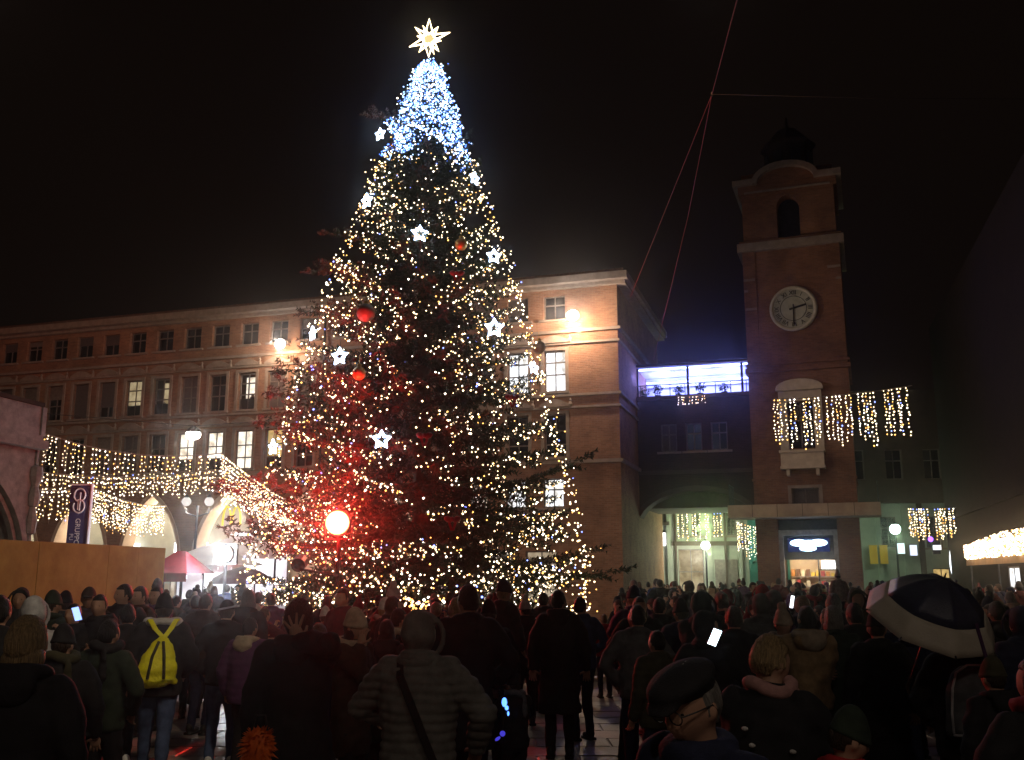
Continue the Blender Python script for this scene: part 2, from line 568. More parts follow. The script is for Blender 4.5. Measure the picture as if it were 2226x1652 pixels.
# ground floor right of the arcade
g = MB()
gh = [(u - .5, u + .5, 5.1, 6.45) for u in MEZ] + [(u - .75, u + .75, .35, 3.1) for u in (-3.0, -0.8, 1.4)]
wall_grid(g, AC[-1] + 2.3, UP[1], 0, 6.5, gh, 0, .25)
g.build('ground_floor_wall', M['brick'], bp_)
# right hand side wall and back
s = MB()
wall_grid(s, 0, 12, 0, 15.7, [], 0)
so = s.build('side_wall', M['brick'], bp_); so.location = (5.25, 0, 0); so.rotation_euler = (0, 0, R(90))
s = MB(); s.box(UP[0], UP[1] - .01, 4.2, 12, 0.02, 15.6); s.build('inner_block', M['dark_plaster'], bp_)
# arcade: rear wall, ceiling, shopfronts in the bays
s = MB(); s.face([(-35.2, 4.19, 0), (-4.1, 4.19, 0), (-4.1, 4.19, 6.2), (-35.2, 4.19, 6.2)]); s.build('arcade_rear_wall', M['plaster'], bp_)
s = MB(); s.box(-35.2, -4.1, .9, 4.18, 6.2, 6.3); s.build('arcade_ceiling', M['cream'], bp_)
s = MB()
for uc in AC: s.box(uc + 1.85, uc + 2.75, .02, .9, 0, 6.19)
s.build('arcade_pier_core', M['cream'], bp_)
for k, uc in enumerate(AC[:-1]):
    sh = MB()
    sh.box(uc - 1.5, uc + 1.5, 3.95, 4.17, 0.02, 2.9)
    sho = sh.build('shopfront', M['frame'], bp_)
    pn = MB()
    for q in range(3): pn.box(uc - 1.4 + q * .95, uc - 1.4 + q * .95 + .87, 3.93, 3.948, .3, 2.75)
    pn.build('pane', M['shop_glow'] if k % 2 else M['lit_yellow'], sho)
    if k in (1, 2, 3, 4):
        sg = MB(); sg.box(uc - 1.1, uc + .9, 3.6, 3.92, 3.2, 3.8)
        sg.build('lit_shop_sign', M['tube_white'], bp_)
for uc in AC:
    point('arcade_lamp_light', (uc, 1.6, 5.0), 340, (1.0, 0.80, 0.58), bp_, .12)
    ld_ = MB(); ld_.lathe([(.02, .0), (.14, .02), (.16, .1), (.05, .16)], (uc, 2.4, 5.5), 8); ld_.tube([(uc, 2.4, 5.66), (uc, 2.4, 6.2)], .015, 5)
    ld_.build('arcade_lamp', M['lamp_globe'], bp_)
# yellow double-arched letter sign in the fourth arch
for uc in (-15.6,):
    y_ = MB()
    for sgn in (-1, 1):
        y_.tube([(uc - .02 + sgn * (.04 + .25 * (1 - math.cos(math.pi * k / 12))), .55, 4.55 + 1.0 * math.sin(math.pi * k / 12) ** .8) for k in range(13)], .055, 6)
    yo = y_.build('arched_letter_sign', emat('yellow_sign_light', (1.0, 0.78, 0.10), .95), bp_)
    wsn = MB(); wsn.box(uc + .25, uc + 1.5, .5, .62, 3.45, 4.15); wsn.build('lit_shop_sign', M['tube_white'], bp_)
# shop windows right of the arcade
for u in (-3.0, -0.8, 1.4):
    window(bp_, u, .35, 3.1, 1.5, M['lit_white'] if u < 0 else M['shop_glow'], surround=False, sill=False, name='shop_window')
# cornice, string courses, bands
c = MB()
c.box(UP[0], UP[1] + .45, -.28, .2, 15.62, 15.78); c.box(UP[0], UP[1] + .6, -.62, .2, 15.78, 16.12)
c.box(UP[1] + .003, UP[1] + .45, .203, 12, 15.62, 15.78); c.box(UP[1] + .003, UP[1] + .6, .203, 12, 15.78, 16.12)
c.build('cornice', M['stone'], bp_)
c = MB(); c.box(UP[0], UP[1] + .4, -.45, 12.2, 16.123, 16.3); c.build('roof', M['roof'], bp_)
for z, th, pr in ((13.42, .14, .16), (12.86, .1, .1), (10.32, .12, .12), (9.74, .1, .1), (7.12, .16, .14)):
    c = MB(); c.box(UP[0], UP[1] + pr, -pr, .02, z, z + th)
    c.box(UP[1] + .003, UP[1] + pr, .023, 12, z, z + th)
    c.build('string_course', M['stone'], bp_)
# windows: three rows
lit2 = {3: M['lit_dim'], 4: M['lit_dim'], 7: M['lit_white']}
lit1 = {5: M['lit_white'], 6: M['lit_white'], 7: M['lit_white'], 8: M['lit_yellow']}
def kof(u): return round((u + 27.32) / 1.79)
rw = random.Random(5)
WIN_PEOPLE = []
for i, u in enumerate(US):
    k = kof(u) if u < -10.9 else 100 + i
    window(bp_, u, 14.15, 15.35, 1.08, M['glass'], surround=False)
    p2_ = lit2.get(k) or (M['lit_cool'] if abs(u - 2.15) < .1 or abs(u - .29) < .1 else (M['blind'] if rw.random() < .35 else M['glass']))
    wo_ = window(bp_, u, 10.6, 12.6, 1.06, p2_, bars=(.42, .72))
    if k in (4, 7):      # lit room seen through the open blinds: its bright rear wall stands further in
        for c_ in wo_.children:
            if c_.name.startswith('pane'): c_.name = 'room_wall'; c_.location = (0, .9, 0); c_.scale = (1, 1, 1); c_.location.x = -u * .5; c_.scale.x = 1.5
    hood(bp_, u, 12.96, 1.42)
    p1_ = lit1.get(k) or (M['blind'] if rw.random() < .3 else M['glass'])
    window(bp_, u, 7.45, 9.5, 1.06, p1_, bars=(.30, .62))
    hood(bp_, u, 9.84, 1.42)
    for z0_, z1_, w_ in ((14.15, 15.35, 1.08), (10.6, 12.6, 1.06), (7.45, 9.5, 1.06)):
        if rw.random() < .55 and not (k in lit2 or k in lit1) and not (u > -.2 and z0_ < 12):
            q = MB(); hh = (z1_ - z0_) * rw.choice((.25, .4, .5, .7, .95)); q.box(u - w_ / 2 + .05, u + w_ / 2 - .05, .172, .178, z1_ - hh, z1_ - .04); q.build('roller_blind', M['blind'] if rw.random() < .6 else M['frame'], bp_)
    # dark parapet panel in the lower part of the lit windows
    if k in (4, 7):
        WIN_PEOPLE.append((u, 10.6))
    if k in lit2 or k in lit1:
        z0 = 10.66 if k in lit2 else 7.51
        q = MB(); q.box(u - .47, u + .47, .19, .205, z0, z0 + .55); q.build('lower_pane', M['glass'], bp_)
        z0 = 7.51
for u in MEZ:
    window(bp_, u, 5.1, 6.45, 1.0, M['lit_cool'] if u > 0 else M['lit_white'], surround=False)
# drain pipe
c = MB(); c.tube([(-10.2, -.12, 0.1), (-10.2, -.12, 15.5)], .06, 6); c.build('drain_pipe', M['metal'], bp_)


def wall_lamp(loc, rz, label, energy=75):
    e = tag(empty('wall_floodlight', loc, rz), label, 'floodlight', 'white floodlights on the brick front')
    b = MB(); b.tube([(0, 0.0, .15), (0, -.7, .22)], .03, 6); b.obox((0, -.85, .13), (.24, 0, 0), (0, .15, -.05), (0, .03, .09)); b.build('housing', M['metal'], e)
    l = MB(); l.ell((0, 0, 0), (.46, .2, .40), None, 24, 14); lo = l.build('lens', M['flood_lens'], e, True); lo.location = (0, -.98, 0); lo.scale = (.72, .72, .72)
    point('lamp_light', (0, -1.0, -.4), energy, (1.0, 0.66, 0.40), e, .1)
    point('lamp_light', (0, -1.3, 0.0), energy * .5, (1.0, 0.92, 0.85), e, .15)
    return e


def on(o, ang, u, y, z):
    """point (u, y, z) of a building frame in world coordinates"""
    return Vector((o[0] + u * math.cos(ang) + y * math.sin(ang), o[1] - u * math.sin(ang) + y * math.cos(ang), z))


wall_lamp(on((0, 46), ANG, 3.31, -.0, 14.0), -ANG, 'white floodlight on the brick wall right of the tree, under the roof', 600)
wall_lamp(on((0, 46), ANG, -12.3, -.0, 13.75), -ANG, 'white floodlight on the brick front left of the tree', 300)

# ---- dark linking building with the lit roof terrace and the wide passage arch
BO = (6.115, 48.99)
tb = tag(empty('terrace_building', (*BO, 0), -ANG), 'dark building with blue lit roof terrace over a wide arched passage', 'building')
t_ = MB()
wall_grid(t_, 0, 6.9, 6.9, 10.75, [(1.5, 2.3, 8.1, 9.5), (2.75, 3.55, 8.1, 9.5), (4.0, 4.8, 8.1, 9.5)], 0, .2)
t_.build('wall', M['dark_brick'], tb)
for u in (1.9, 3.15, 4.4): window(tb, u, 8.1, 9.5, .8, M['blind'] if u < 2 else M['glass'], y=.16, sill=True, surround=False)
t_ = MB(); oa = arch_bay(t_, 0, 6.9, 6.9, 3.15, 2.95, 4.35, 6.1, 0, False)
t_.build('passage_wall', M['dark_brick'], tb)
t_ = MB(); band_along(t_, oa, 0, 1.2); t_.build('passage_soffit', M['dark_plaster'], tb)
t_ = MB(); archivolt(t_, oa, [(3.15 - 3.2, 0)] + arch_curve(3.15, 3.2, 4.35, 6.36, 10, False) + [(3.15 + 3.2, 0)], -.04, .02); t_.build('archivolt', M['dark_plaster'], tb)
t_ = MB(); t_.box(0, 6.9, -.1, .02, 6.95, 7.15); t_.build('string_course', M['dark_plaster'], tb)
t_ = MB(); t_.box(0, 6.9, -.12, .3, 10.76, 10.95); t_.build('string_course', M['dark_plaster'], tb)
t_ = MB(); t_.box(0, 6.9, 1.2, 6.0, 5.35, 10.72); t_.build('upper_block', M['dark_plaster'], tb)
t_ = MB(); t_.box(-.06, .0, 1.2, 6.0, 0, 5.34); t_.build('passage_side_wall', M['dark_plaster'], tb)
# terrace: floor, back wall, end wall, ceiling, columns, LED strips
t_ = MB(); t_.box(.28, 6.4, .35, 3.3, 10.725, 10.8); t_.build('terrace_floor', M['white_paint'], tb)
t_ = MB(); t_.box(.28, 6.4, 3.05, 3.3, 10.805, 12.47); t_.build('terrace_back_wall', M['white_paint'], tb)
t_ = MB(); t_.box(.2, .278, .35, 3.3, 10.725, 12.47); t_.build('terrace_end_wall', M['white_paint'], tb)
t_ = MB(); t_.box(.1, 6.55, .1, 3.4, 12.48, 12.55); t_.build('terrace_ceiling', M['white_paint'], tb)
t_ = MB(); t_.box(.0, 6.65, .0, 3.5, 12.555, 12.66); t_.build('terrace_roof', M['metal'], tb)
for u in (.34, 2.93, 5.62, 6.3):
    t_ = MB(); t_.box(u - .06, u + .06, .15, .27, 10.96, 12.475); t_.build('terrace_post', M['metal'], tb)
led = emat('blue_led_strip', (0.16, 0.22, 1.0), 26)
for k, (y0, z0) in enumerate(((.32, 12.40), (2.6, 12.15))):
    t_ = MB(); t_.box(.4, 6.2, y0, y0 + .05, z0, z0 + .05); t_.build('led_strip', led, tb)
t_ = MB(); t_.box(.42, 6.2, 2.7, 3.04, 11.92, 12.06); t_.build('light_shelf', M['white_paint'], tb)
for u in (1.4, 3.2, 5.0):
    point('terrace_light', (u, 1.9, 12.0), 260, (0.24, 0.28, 1.0), tb, .25)
point('terrace_light', (5.0, -.6, 11.9), 14, (0.26, 0.26, 1.0), tb, .2)
point('terrace_light', (.4, -.7, 11.9), 14, (0.26, 0.26, 1.0), tb, .2)
rl = MB()
for k in range(8):
    u = .5 + k * .76
    rl.box(u - .02, u + .02, .06, .1, 10.96, 11.55)
rl.box(.3, 6.4, .06, .1, 11.53, 11.57); rl.build('railing', M['metal'], tb)
rp_ = random.Random(3)
M['leaf_dark'] = pmat('dark_leaves', (0.05, 0.08, 0.035), (0.02, 0.035, 0.015), 20, 0.7)
M['pot'] = pmat('dark_planter', (0.06, 0.055, 0.05), (0.03, 0.03, 0.03), 5, 0.8)
for k, u in enumerate((.62, 1.35, 2.4, 3.5, 4.7)):
    e = tag(empty('potted_shrub', on(BO, ANG, u, .45, 10.8), -ANG), 'dark potted shrub on the blue lit terrace, ' + ('at its left end', 'second from its left end', 'just left of the middle post', 'just right of the middle post', 'rightmost one')[k], 'potted plant', 'potted shrubs on the blue lit terrace')
    b = MB(); b.lathe([(.13, 0), (.17, .28), (.15, .28), (.0, .25)], (0, 0, 0), 8); b.build('pot', M['pot'], e)
    f = MB()
    for q in range(90):
        d = Vector((rp_.gauss(0, 1), rp_.gauss(0, 1), rp_.gauss(0, 1))).normalized() * (.3 * rp_.random() ** .4)
        c0 = Vector((0, 0, .5 + .1 * (k % 2))) + Vector((d.x, d.y, d.z * .9))
        t1 = Vector((rp_.uniform(-1, 1), rp_.uniform(-1, 1), rp_.uniform(-1, 1))).normalized() * .09
        t2 = t1.orthogonal().normalized() * .035
        f.face([c0 - t1, c0 + t2, c0 + t1, c0 - t2])
    f.build('foliage', M['leaf_dark'], e)

# ---- the brick clock tower
TO = (11.009, 47.0); TANG = R(20)
ct = tag(empty('clock_tower', (*TO, 0), -TANG), 'tall brick clock tower with white clock face and balcony window', 'tower')
U0, U1 = .70, 5.38
th = MB()
holes = [(2.45, 3.70, 5.3, 6.05), (2.48, 3.66, 7.95, 10.2)]
wall_grid(th, U0, U1, 4.75, 18.05, holes, 0, .35)
th.build('shaft_wall', M['tower_brick'], ct)
th = MB(); th.box(U0 + .003, U1 - .003, .36, 4.7, 4.75, 18.05)
th.build('shaft_core', M['tower_brick'], ct)
th = MB()
for x in (U0, U1): th.face([(x, 0, 4.75), (x, 4.7, 4.75), (x, 4.7, 18.05), (x, 0, 18.05)])
th.build('shaft_side_wall', M['tower_brick'], ct)
# corner pilasters, slightly proud
for a_, b_ in ((U0 + .02, U0 + .62), (U1 - .62, U1 - .02)):
    th = MB(); th.box(a_, b_, -.07, -.003, 12.3, 18.04); th.build('corner_pilaster', M['tower_brick'], ct)
for (a_, b_, z) in ((.72, 1.27, 16.52), (4.75, 5.36, 16.8), (5.1, 5.36, 16.19), (.72, .92, 15.95), (.74, 1.29, 15.0)):
    q = MB(); q.box(a_, b_, -.12, -.072, z - .06, z + .06); q.build('stone_block', M['stone'], ct)
for z0, z1, p, mt in ((17.98, 18.42, .22, 'stone'), (18.42, 18.55, .12, 'tower_brick'), (11.75, 11.98, .12, 'tower_brick'), (12.1, 12.22, .1, 'tower_brick'), (6.45, 6.55, .06, 'tower_brick')):
    q = MB(); q.box(U0 - p, U1 + p, -p, 4.7 + p, z0, z1); q.build('string_course', M[mt], ct)
# belfry stage with arched opening
q = MB()
ob = arch_bay(q, U0 + .1, U1 - .1, 21.05, 3.04, .55, 20.2, 20.85, .05, False, 18.56)
band_along(q, ob, .05, .8)
q.build('belfry_wall', M['tower_brick'], ct)
q = MB(); q.face([(U0 + .1, .8, 18.56), (U1 - .1, .8, 18.56), (U1 - .1, .8, 21.05), (U0 + .1, .8, 21.05)]); q.build('belfry_inner_wall', M['metal'], ct)
q = MB(); q.box(U0 + .1, U0 + .35, .06, 4.5, 18.56, 21.05); q.box(U1 - .35, U1 - .1, .06, 4.5, 18.56, 21.05); q.box(U0 + .352, U1 - .352, 4.2, 4.5, 18.56, 21.05); q.build('belfry_side_wall', M['tower_brick'], ct)
q = MB(); q.box(U0 + .62, U1 - .1, -.03, .048, 20.93, 21.06); q.box(U0 - .05, U1 + .05, -.08, 4.6, 21.06, 21.5); q.build('belfry_frieze', M['tower_brick'], ct)
q = MB(); q.box(U0 + .25, U1 - .25, -.14, -.083, 21.08, 21.18); q.build('thin_moulding', M['stone'], ct)
q = MB(); q.box(U0 - .3, U0 + .72, -.35, 4.9, 21.5, 21.78); q.box(U1 - .95, U1 + .3, -.35, 4.9, 21.5, 21.78); q.build('cornice', M['stone'], ct)
arc = [(3.0 + 1.62 * math.cos(math.pi - math.pi * k / 14), 21.6 + .95 * math.sin(math.pi * k / 14)) for k in range(15)]
arc2 = [(3.0 + 1.40 * math.cos(math.pi - math.pi * k / 14), 21.5 + .78 * math.sin(math.pi * k / 14)) for k in range(15)]
q = MB(); archivolt(q, arc2, arc, -.35, .3); q.build('curved_pediment', M['stone'], ct)
q = MB(); q.prism([(1.6, 21.503)] + arc2[1:-1] + [(4.4, 21.503)], -.05, .1); q.build('pediment_field', M['tower_brick'], ct)
q = MB(); q.box(U0 + .1, U1 - .1, .35, 4.5, 21.503, 22.3); q.build('attic_block', M['tower_brick'], ct)
q = MB(); q.lathe([(1.25, 22.3), (1.25, 24.2), (1.42, 24.25), (1.42, 24.4), (1.15, 24.42), (.95, 24.9), (.55, 25.3), (.12, 25.5), (.06, 26.1), (.0, 26.2)], (3.1, 2.4, 0), 8); q.build('lantern', M['dark_brick'], ct)
q = MB()
for k in range(8):
    t = math.pi / 8 + math.pi / 4 * k
    q.obox((3.1 + 1.17 * math.cos(t), 2.4 + 1.17 * math.sin(t), 23.2), (-.25 * math.sin(t), .25 * math.cos(t), 0), (.05 * math.cos(t), .05 * math.sin(t), 0), (0, 0, .65))
q.build('lantern_opening', M['metal'], ct)
# clock
ck = MB(); ck.lathe([(.0, -.02), (.97, -.02), (.97, .09), (.0, .1)], (3.04, -.03, 14.85), 40, (0, -1, 0))
M['clock_face'] = pmat('clock_face', (0.44, 0.45, 0.39), (0.32, 0.33, 0.28), 3, 0.5)
M['clock_ring'] = pmat('clock_ring', (0.52, 0.49, 0.42), (0.42, 0.39, 0.33), 5, 0.7)
M['black'] = pmat('black_paint', (0.02, 0.02, 0.02), (0.012, 0.012, 0.012), 5, 0.5)
cko = ck.build('clock', M['clock_face'], ct)
q = MB(); q.tube([(3.04 + 1.05 * math.cos(2 * math.pi * k / 48), -.09, 14.85 + 1.05 * math.sin(2 * math.pi * k / 48)) for k in range(48)], .1, 8, True); q.build('clock_ring', M['clock_ring'], cko, True)
q = MB(); q.tube([(3.04 + .62 * math.cos(2 * math.pi * k / 40), -.135, 14.85 + .62 * math.sin(2 * math.pi * k / 40)) for k in range(40)], .012, 4, True); q.build('minute_track', M['black'], cko)
def hand(L, wd, deg):
    a = R(90 - deg); dx, dz = math.cos(a), math.sin(a)
    q = MB(); c = Vector((3.04, -.17, 14.85))
    q.obox(c + Vector((dx, 0, dz)) * (L / 2 - .1), Vector((dx, 0, dz)) * (L / 2 + .1), (0, .012, 0), Vector((-dz, 0, dx)) * wd)
    q.build('clock_hand', M['black'], cko)
hand(.62, .045, 76); hand(.82, .03, 181)


def text_mesh(body, size, depth=.01):
    cu = bpy.data.curves.new('lettering', 'FONT')
    cu.body = body; cu.size = size; cu.extrude = depth
    cu.align_x = 'CENTER'; cu.align_y = 'CENTER'
    o = bpy.data.objects.new('lettering', cu)
    col.objects.link(o)
    dg = bpy.context.evaluated_depsgraph_get()
    me = bpy.data.meshes.new_from_object(o.evaluated_get(dg))
    bpy.data.objects.remove(o)
    return me


for k, n in enumerate(['XII', 'I', 'II', 'III', 'IIII', 'V', 'VI', 'VII', 'VIII', 'IX', 'X', 'XI']):
    me = text_mesh(n, .30, .012); me.materials.append(M['black'])
    a = R(90 - 30 * k)
    o = link('numeral', me, cko, (3.04 + .79 * math.cos(a), -.135, 14.85 + .79 * math.sin(a)))
    o.matrix_local = Matrix.Translation((3.04 + .79 * math.cos(a), -.135, 14.85 + .79 * math.sin(a))) @ Matrix.Rotation(R(90), 4, 'X') @ Matrix.Rotation(a - R(90), 4, 'Z')
# window with curved pediment and balcony
M['tower_stone'] = pmat('tower_window_stone', (.62, .54, .45), (.48, .41, .34), 3, .8, .3)
pw = MB()
pw.box(2.08, 2.47, -.16, .02, 7.88, 10.23); pw.box(3.67, 4.08, -.16, .02, 7.88, 10.23); pw.box(2.08, 4.08, -.16, .02, 10.235, 10.75)
pwo = pw.build('balcony_window', M['tower_stone'], ct)
q = MB(); q.prism([(1.98, 10.753)] + [(3.08 - 1.1 * math.cos(math.pi * k / 10), 10.86 + .44 * math.sin(math.pi * k / 10)) for k in range(11)] + [(4.18, 10.753)], -.3, .02); q.build('pediment', M['tower_stone'], pwo)
q = MB(); q.box(2.5, 3.64, .3, .32, 7.96, 10.19); q.build('pane', M['glass'], pwo)
q = MB(); q.box(3.03, 3.1, .24, .298, 7.96, 10.19); q.box(2.5, 3.64, .25, .297, 9.3, 9.36); q.build('frame', M['frame'], pwo)
bl = MB(); bl.box(2.04, 4.08, -.62, -.003, 6.93, 7.06); bl.box(2.08, 4.04, -.56, -.48, 7.063, 7.70); bl.box(2.08, 2.16, -.478, -.003, 7.063, 7.7); bl.box(3.96, 4.04, -.478, -.003, 7.063, 7.7); bl.box(2.02, 4.10, -.64, -.003, 7.703, 7.82)
blo = bl.build('balcony', M['tower_stone'], ct)
for u in (2.38, 3.72):
    q = MB(); q.prism([(u - .08, 6.927), (u + .08, 6.927), (u + .07, 6.62), (u - .07, 6.62)], -.5, -.003); q.build('bracket', M['tower_stone'], blo)
window(ct, 3.075, 5.3, 6.05, 1.25, M['blind'], y=.28, bars=(), sill=False)
# canopy slab over the tower base
cn = MB(); cn.box(-.35, 6.35, -1.7, .3, 4.62, 4.735); cn.box(-.35, 6.35, -1.72, -1.6, 4.738, 5.2); cn.box(-.35, -.25, -1.597, .3, 4.738, 5.2); cn.box(6.25, 6.35, -1.597, .3, 4.738, 5.2)
cno = cn.build('canopy', M['concrete'], ct)
q = MB()
for k in range(1, 6): q.box(-.35 + k * 1.117 - .012, -.35 + k * 1.117 + .012, -1.726, -1.72, 4.63, 5.2)
q.build('canopy_joint', M['dark_plaster'], cno)
for u in (-.28, 6.28):
    q = MB()
    for k in range(6): q.box(u - .015, u + .015, -1.55 + k * .32, -1.52 + k * .32, 5.203, 6.15)
    q.box(u - .02, u + .02, -1.57, .1, 6.15, 6.19); q.build('canopy_railing', M['metal'], cno)
# base: two piers and the shopfront
q = MB(); q.box(U0, 1.72, 0, 4.7, 0, 4.61); q.build('base_pier', M['tower_brick'], ct)
q = MB(); q.box(4.40, U1, 0, 4.7, 0, 4.61); q.build('base_pier', M['tower_brick'], ct)
q = MB(); q.box(1.723, 4.397, .6, 4.6, 2.85, 4.6); q.build('shop_fascia', M['metal'], ct)
q = MB(); q.box(1.723, 1.92, .25, .6, 0, 4.1); q.box(4.2, 4.397, .25, .6, 0, 4.1); q.box(1.923, 4.197, .25, .6, 3.85, 4.1); q.build('door_surround', M['stone_grey'], ct)
sg = MB()
sg.ell((3.06, .45, 3.48), (.78, .07, .15), None, 16, 8); sg.ell((2.62, .45, 3.5), (.42, .07, .17), None, 12, 8); sg.ell((3.5, .45, 3.5), (.42, .07, .17), None, 12, 8); sg.ell((3.02, .45, 3.24), (.40, .07, .14), None, 14, 8)
sgo = tag(empty('lit_shop_sign', (*TO, 0), -TANG), 'glowing blue white sign over the shop door in the tower base', 'sign')
sg.build('sign_light', emat('blue_white_sign', (0.52, 0.76, 1.0), 4.0), sgo, True)
bk = MB(); bk.box(2.1, 4.0, .53, .595, 3.08, 3.72); bk.build('backing', emat('sign_backing_glow', (0.02, 0.05, 0.35), .25), sgo)
point('sign_glow', (3.05, .1, 3.4), 5, (0.25, 0.42, 1.0), sgo, .2)
# lit shop interior: back wall, shelves and goods, door frame
q = MB(); q.face([(1.93, 3.6, 0), (4.19, 3.6, 0), (4.19, 3.6, 2.84), (1.93, 3.6, 2.84)]); q.build('shop_back_wall', pmat('shop_wall', (.75, .6, .38), (.6, .42, .25), 2, .8), ct)
q = MB(); q.face([(1.93, .62, 2.84), (4.19, .62, 2.84), (4.19, 3.6, 2.84), (1.93, 3.6, 2.84)]); q.build('shop_ceiling', M['white_paint'], ct)
q = MB(); q.box(1.93, 4.19, .55, .6, 2.72, 2.848); q.box(3.42, 3.48, .55, .6, 0, 2.71); q.box(1.93, 3.41, .55, .6, 1.0, 1.05); q.box(3.49, 4.19, .55, .6, 2.22, 2.28); q.build('shop_door_frame', M['metal'], ct)
point('shop_light', (2.6, 2.0, 2.55), 70, (1.0, 0.80, 0.52), ct, .15)
point('shop_light', (3.7, 1.6, 2.6), 60, (1.0, 0.92, 0.80), ct, .15)
q = MB(); q.box(3.5, 4.15, 2.2, 2.25, 2.3, 2.7); q.build('shop_light_box', M['tube_white'], ct)
gcols = [pmat('goods_%s' % n, c, tuple(x * .6 for x in c), 9, .6) for n, c in (('orange', (.7, .28, .05)), ('red', (.5, .06, .05)), ('cream', (.8, .7, .5)), ('yellow', (.8, .55, .08)), ('brown', (.16, .07, .03)))]
rg = random.Random(4)
for k, zz in enumerate((.9, 1.4, 1.9)):
    q = MB(); q.box(1.96, 4.16, 2.9, 3.4, zz, zz + .04); so_ = q.build('shelf', M['frame'], ct)
    for m_ in range(9):
        q = MB(); u = 2.02 + m_ * .235; q.box(u, u + .17, 2.95, 3.25, zz + .045, zz + .045 + rg.uniform(.15, .38)); q.build('packet', rg.choice(gcols), so_)

# ---- right hand side: dark building with lit awning
RO = (14.5, 24.0); RANG = math.atan2(-7.5, 26.0)   # wall runs from the near right to the far middle
rdir = Vector((7.5, 26.0, 0)).normalized()
rang = math.atan2(rdir.y, rdir.x)
rb = tag(empty('dark_corner_building', (*RO, 0), rang), 'dark building along the right edge with lit shop windows under an awning', 'building')
q = MB()
RH = [(-.6 + k * 2.6, 1.3 + k * 2.6, .3, 2.3) for k in range(5)]
wall_grid(q, -12, 25.5, 0, 14.5, RH, 0, -.10)
q.build('wall', M['blackish_brick'], rb)
q = MB(); q.box(-12, 25.5, -9, -.32, 0, 14.5); q.build('inner_block', M['dark_plaster'], rb)
for k, h in enumerate(RH):
    pane = (M['lit_white'], M['shop_glow'], M['lit_white'], M['lit_white'], M['lit_cool'])[k] if k < 5 else M['glass']
    window(rb, (h[0] + h[1]) / 2, h[2], h[3], h[1] - h[0], pane, y=-.06, surround=False, sill=False, name='shop_window' if k < 5 else 'window')
    if k < 5: point('shop_light', ((h[0] + h[1]) / 2, 1.0, 2.7), 26, (1.0, .82, .62), rb, .15)
q = MB(); q.box(-12, 25.5, .003, .12, 4.6, 4.8); q.build('string_course', M['blackish_brick'], rb)
aw = tag(empty('awning', (*RO, 0), rang), 'pale cafe awning covered with dense glowing icicle lights at the right edge', 'awning')
AU0, AU1, AP = -3.0, 12.2, 1.25
q = MB()
q.add([(AU0, .02, 3.5), (AU1, .02, 3.5), (AU1, AP, 3.03), (AU0, AP, 3.03), (AU0, .02, 3.45), (AU1, .02, 3.45), (AU1, AP, 2.98), (AU0, AP, 2.98)],
      [(0, 1, 2, 3), (7, 6, 5, 4), (3, 2, 6, 7), (0, 3, 7, 4), (1, 5, 6, 2), (0, 4, 5, 1)])
M['awning'] = pmat('awning_cloth', (.62, .44, .26), (.5, .34, .18), 3, .8)
q.build('cloth', M['awning'], aw)
for k in range(38):
    q = MB(); q.box(AU0 + k * .4, AU0 + k * .4 + .392, AP + .003, AP + .02, 2.34, 3.02); q.build('valance_panel', M['awning'], aw)
for u in (AU0 + .2, 2.0, 7.0, AU1 - .2):
    q = MB(); q.tube([(u, AP - .1, 0), (u, AP - .1, 2.97)], .035, 6); q.build('awning_post', M['metal'], aw)
rs = random.Random(8)
il = tag(empty('icicle_lights', (*RO, 0), rang), 'dense warm icicle lights hung over the awning at the right edge', 'fairy lights')
q = MB()
for k in range(1500):
    u = AU0 + (AU1 - AU0) * rs.random(); v = rs.random()
    q.i = rs.choices((0, 1, 2, 3), (6, 3, 5, .2))[0]
    if v < .8: q.octa((u, AP + .06, 3.06 - .5 * rs.random() ** 1.3), .03)
    else: t = rs.random(); q.octa((u, .05 + (AP - .05) * t, 3.54 - .48 * t), .03)
ilo = q.build('bulb', BULBS, il); ilo['kind'] = 'stuff'
for k in range(6):
    point('awning_light', (AU0 + 1 + k * 2.4, AP + .5, 2.9), 14, (1.0, .58, .28), il, .3)

# ---- street beyond the tower, right: lit wall, lamp, banners
es = tag(empty('street_house', (19.2, 58.5, 0), R(-6)), 'greenish lit house front closing the street right of the clock tower', 'building')
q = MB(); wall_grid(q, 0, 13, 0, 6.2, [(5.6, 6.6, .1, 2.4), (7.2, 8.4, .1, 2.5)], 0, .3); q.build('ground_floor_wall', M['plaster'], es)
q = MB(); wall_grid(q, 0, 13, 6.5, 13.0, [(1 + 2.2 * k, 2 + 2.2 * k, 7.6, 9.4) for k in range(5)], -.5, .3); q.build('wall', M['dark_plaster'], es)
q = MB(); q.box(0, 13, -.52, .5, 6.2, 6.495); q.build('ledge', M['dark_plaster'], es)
q = MB(); q.box(0, 13, .31, 6, 0, 13); q.build('inner_block', M['dark_plaster'], es)
for k in range(5): window(es, 1.5 + 2.2 * k, 7.6, 9.4, 1.0, M['glass'], y=-.28, surround=False, sill=False)
for u, wd in ((4.9, .3), (6.75, .16), (9.0, .3)):
    q = MB(); q.box(u, u + wd, -.14, -.003, 0, 6.19); q.build('pilaster', M['dark_plaster'], es)
for u in (3.2, 5.8, 7.9): window(es, u, 3.6, 5.4, .9, M['glass'], y=-.01, surround=False)
window(es, 6.1, .1, 2.4, 1.0, M['lit_yellow'], surround=False, sill=False, name='shop_window'); window(es, 7.8, .1, 2.5, 1.2, M['lit_white'], surround=False, sill=False, name='shop_window')
for k in range(3):
    q = MB(); q.box(1.0 + k * 1.5, 1.25 + k * 1.5, -.12, -.003, 0, 6.19); q.build('pilaster', M['plaster'], es)
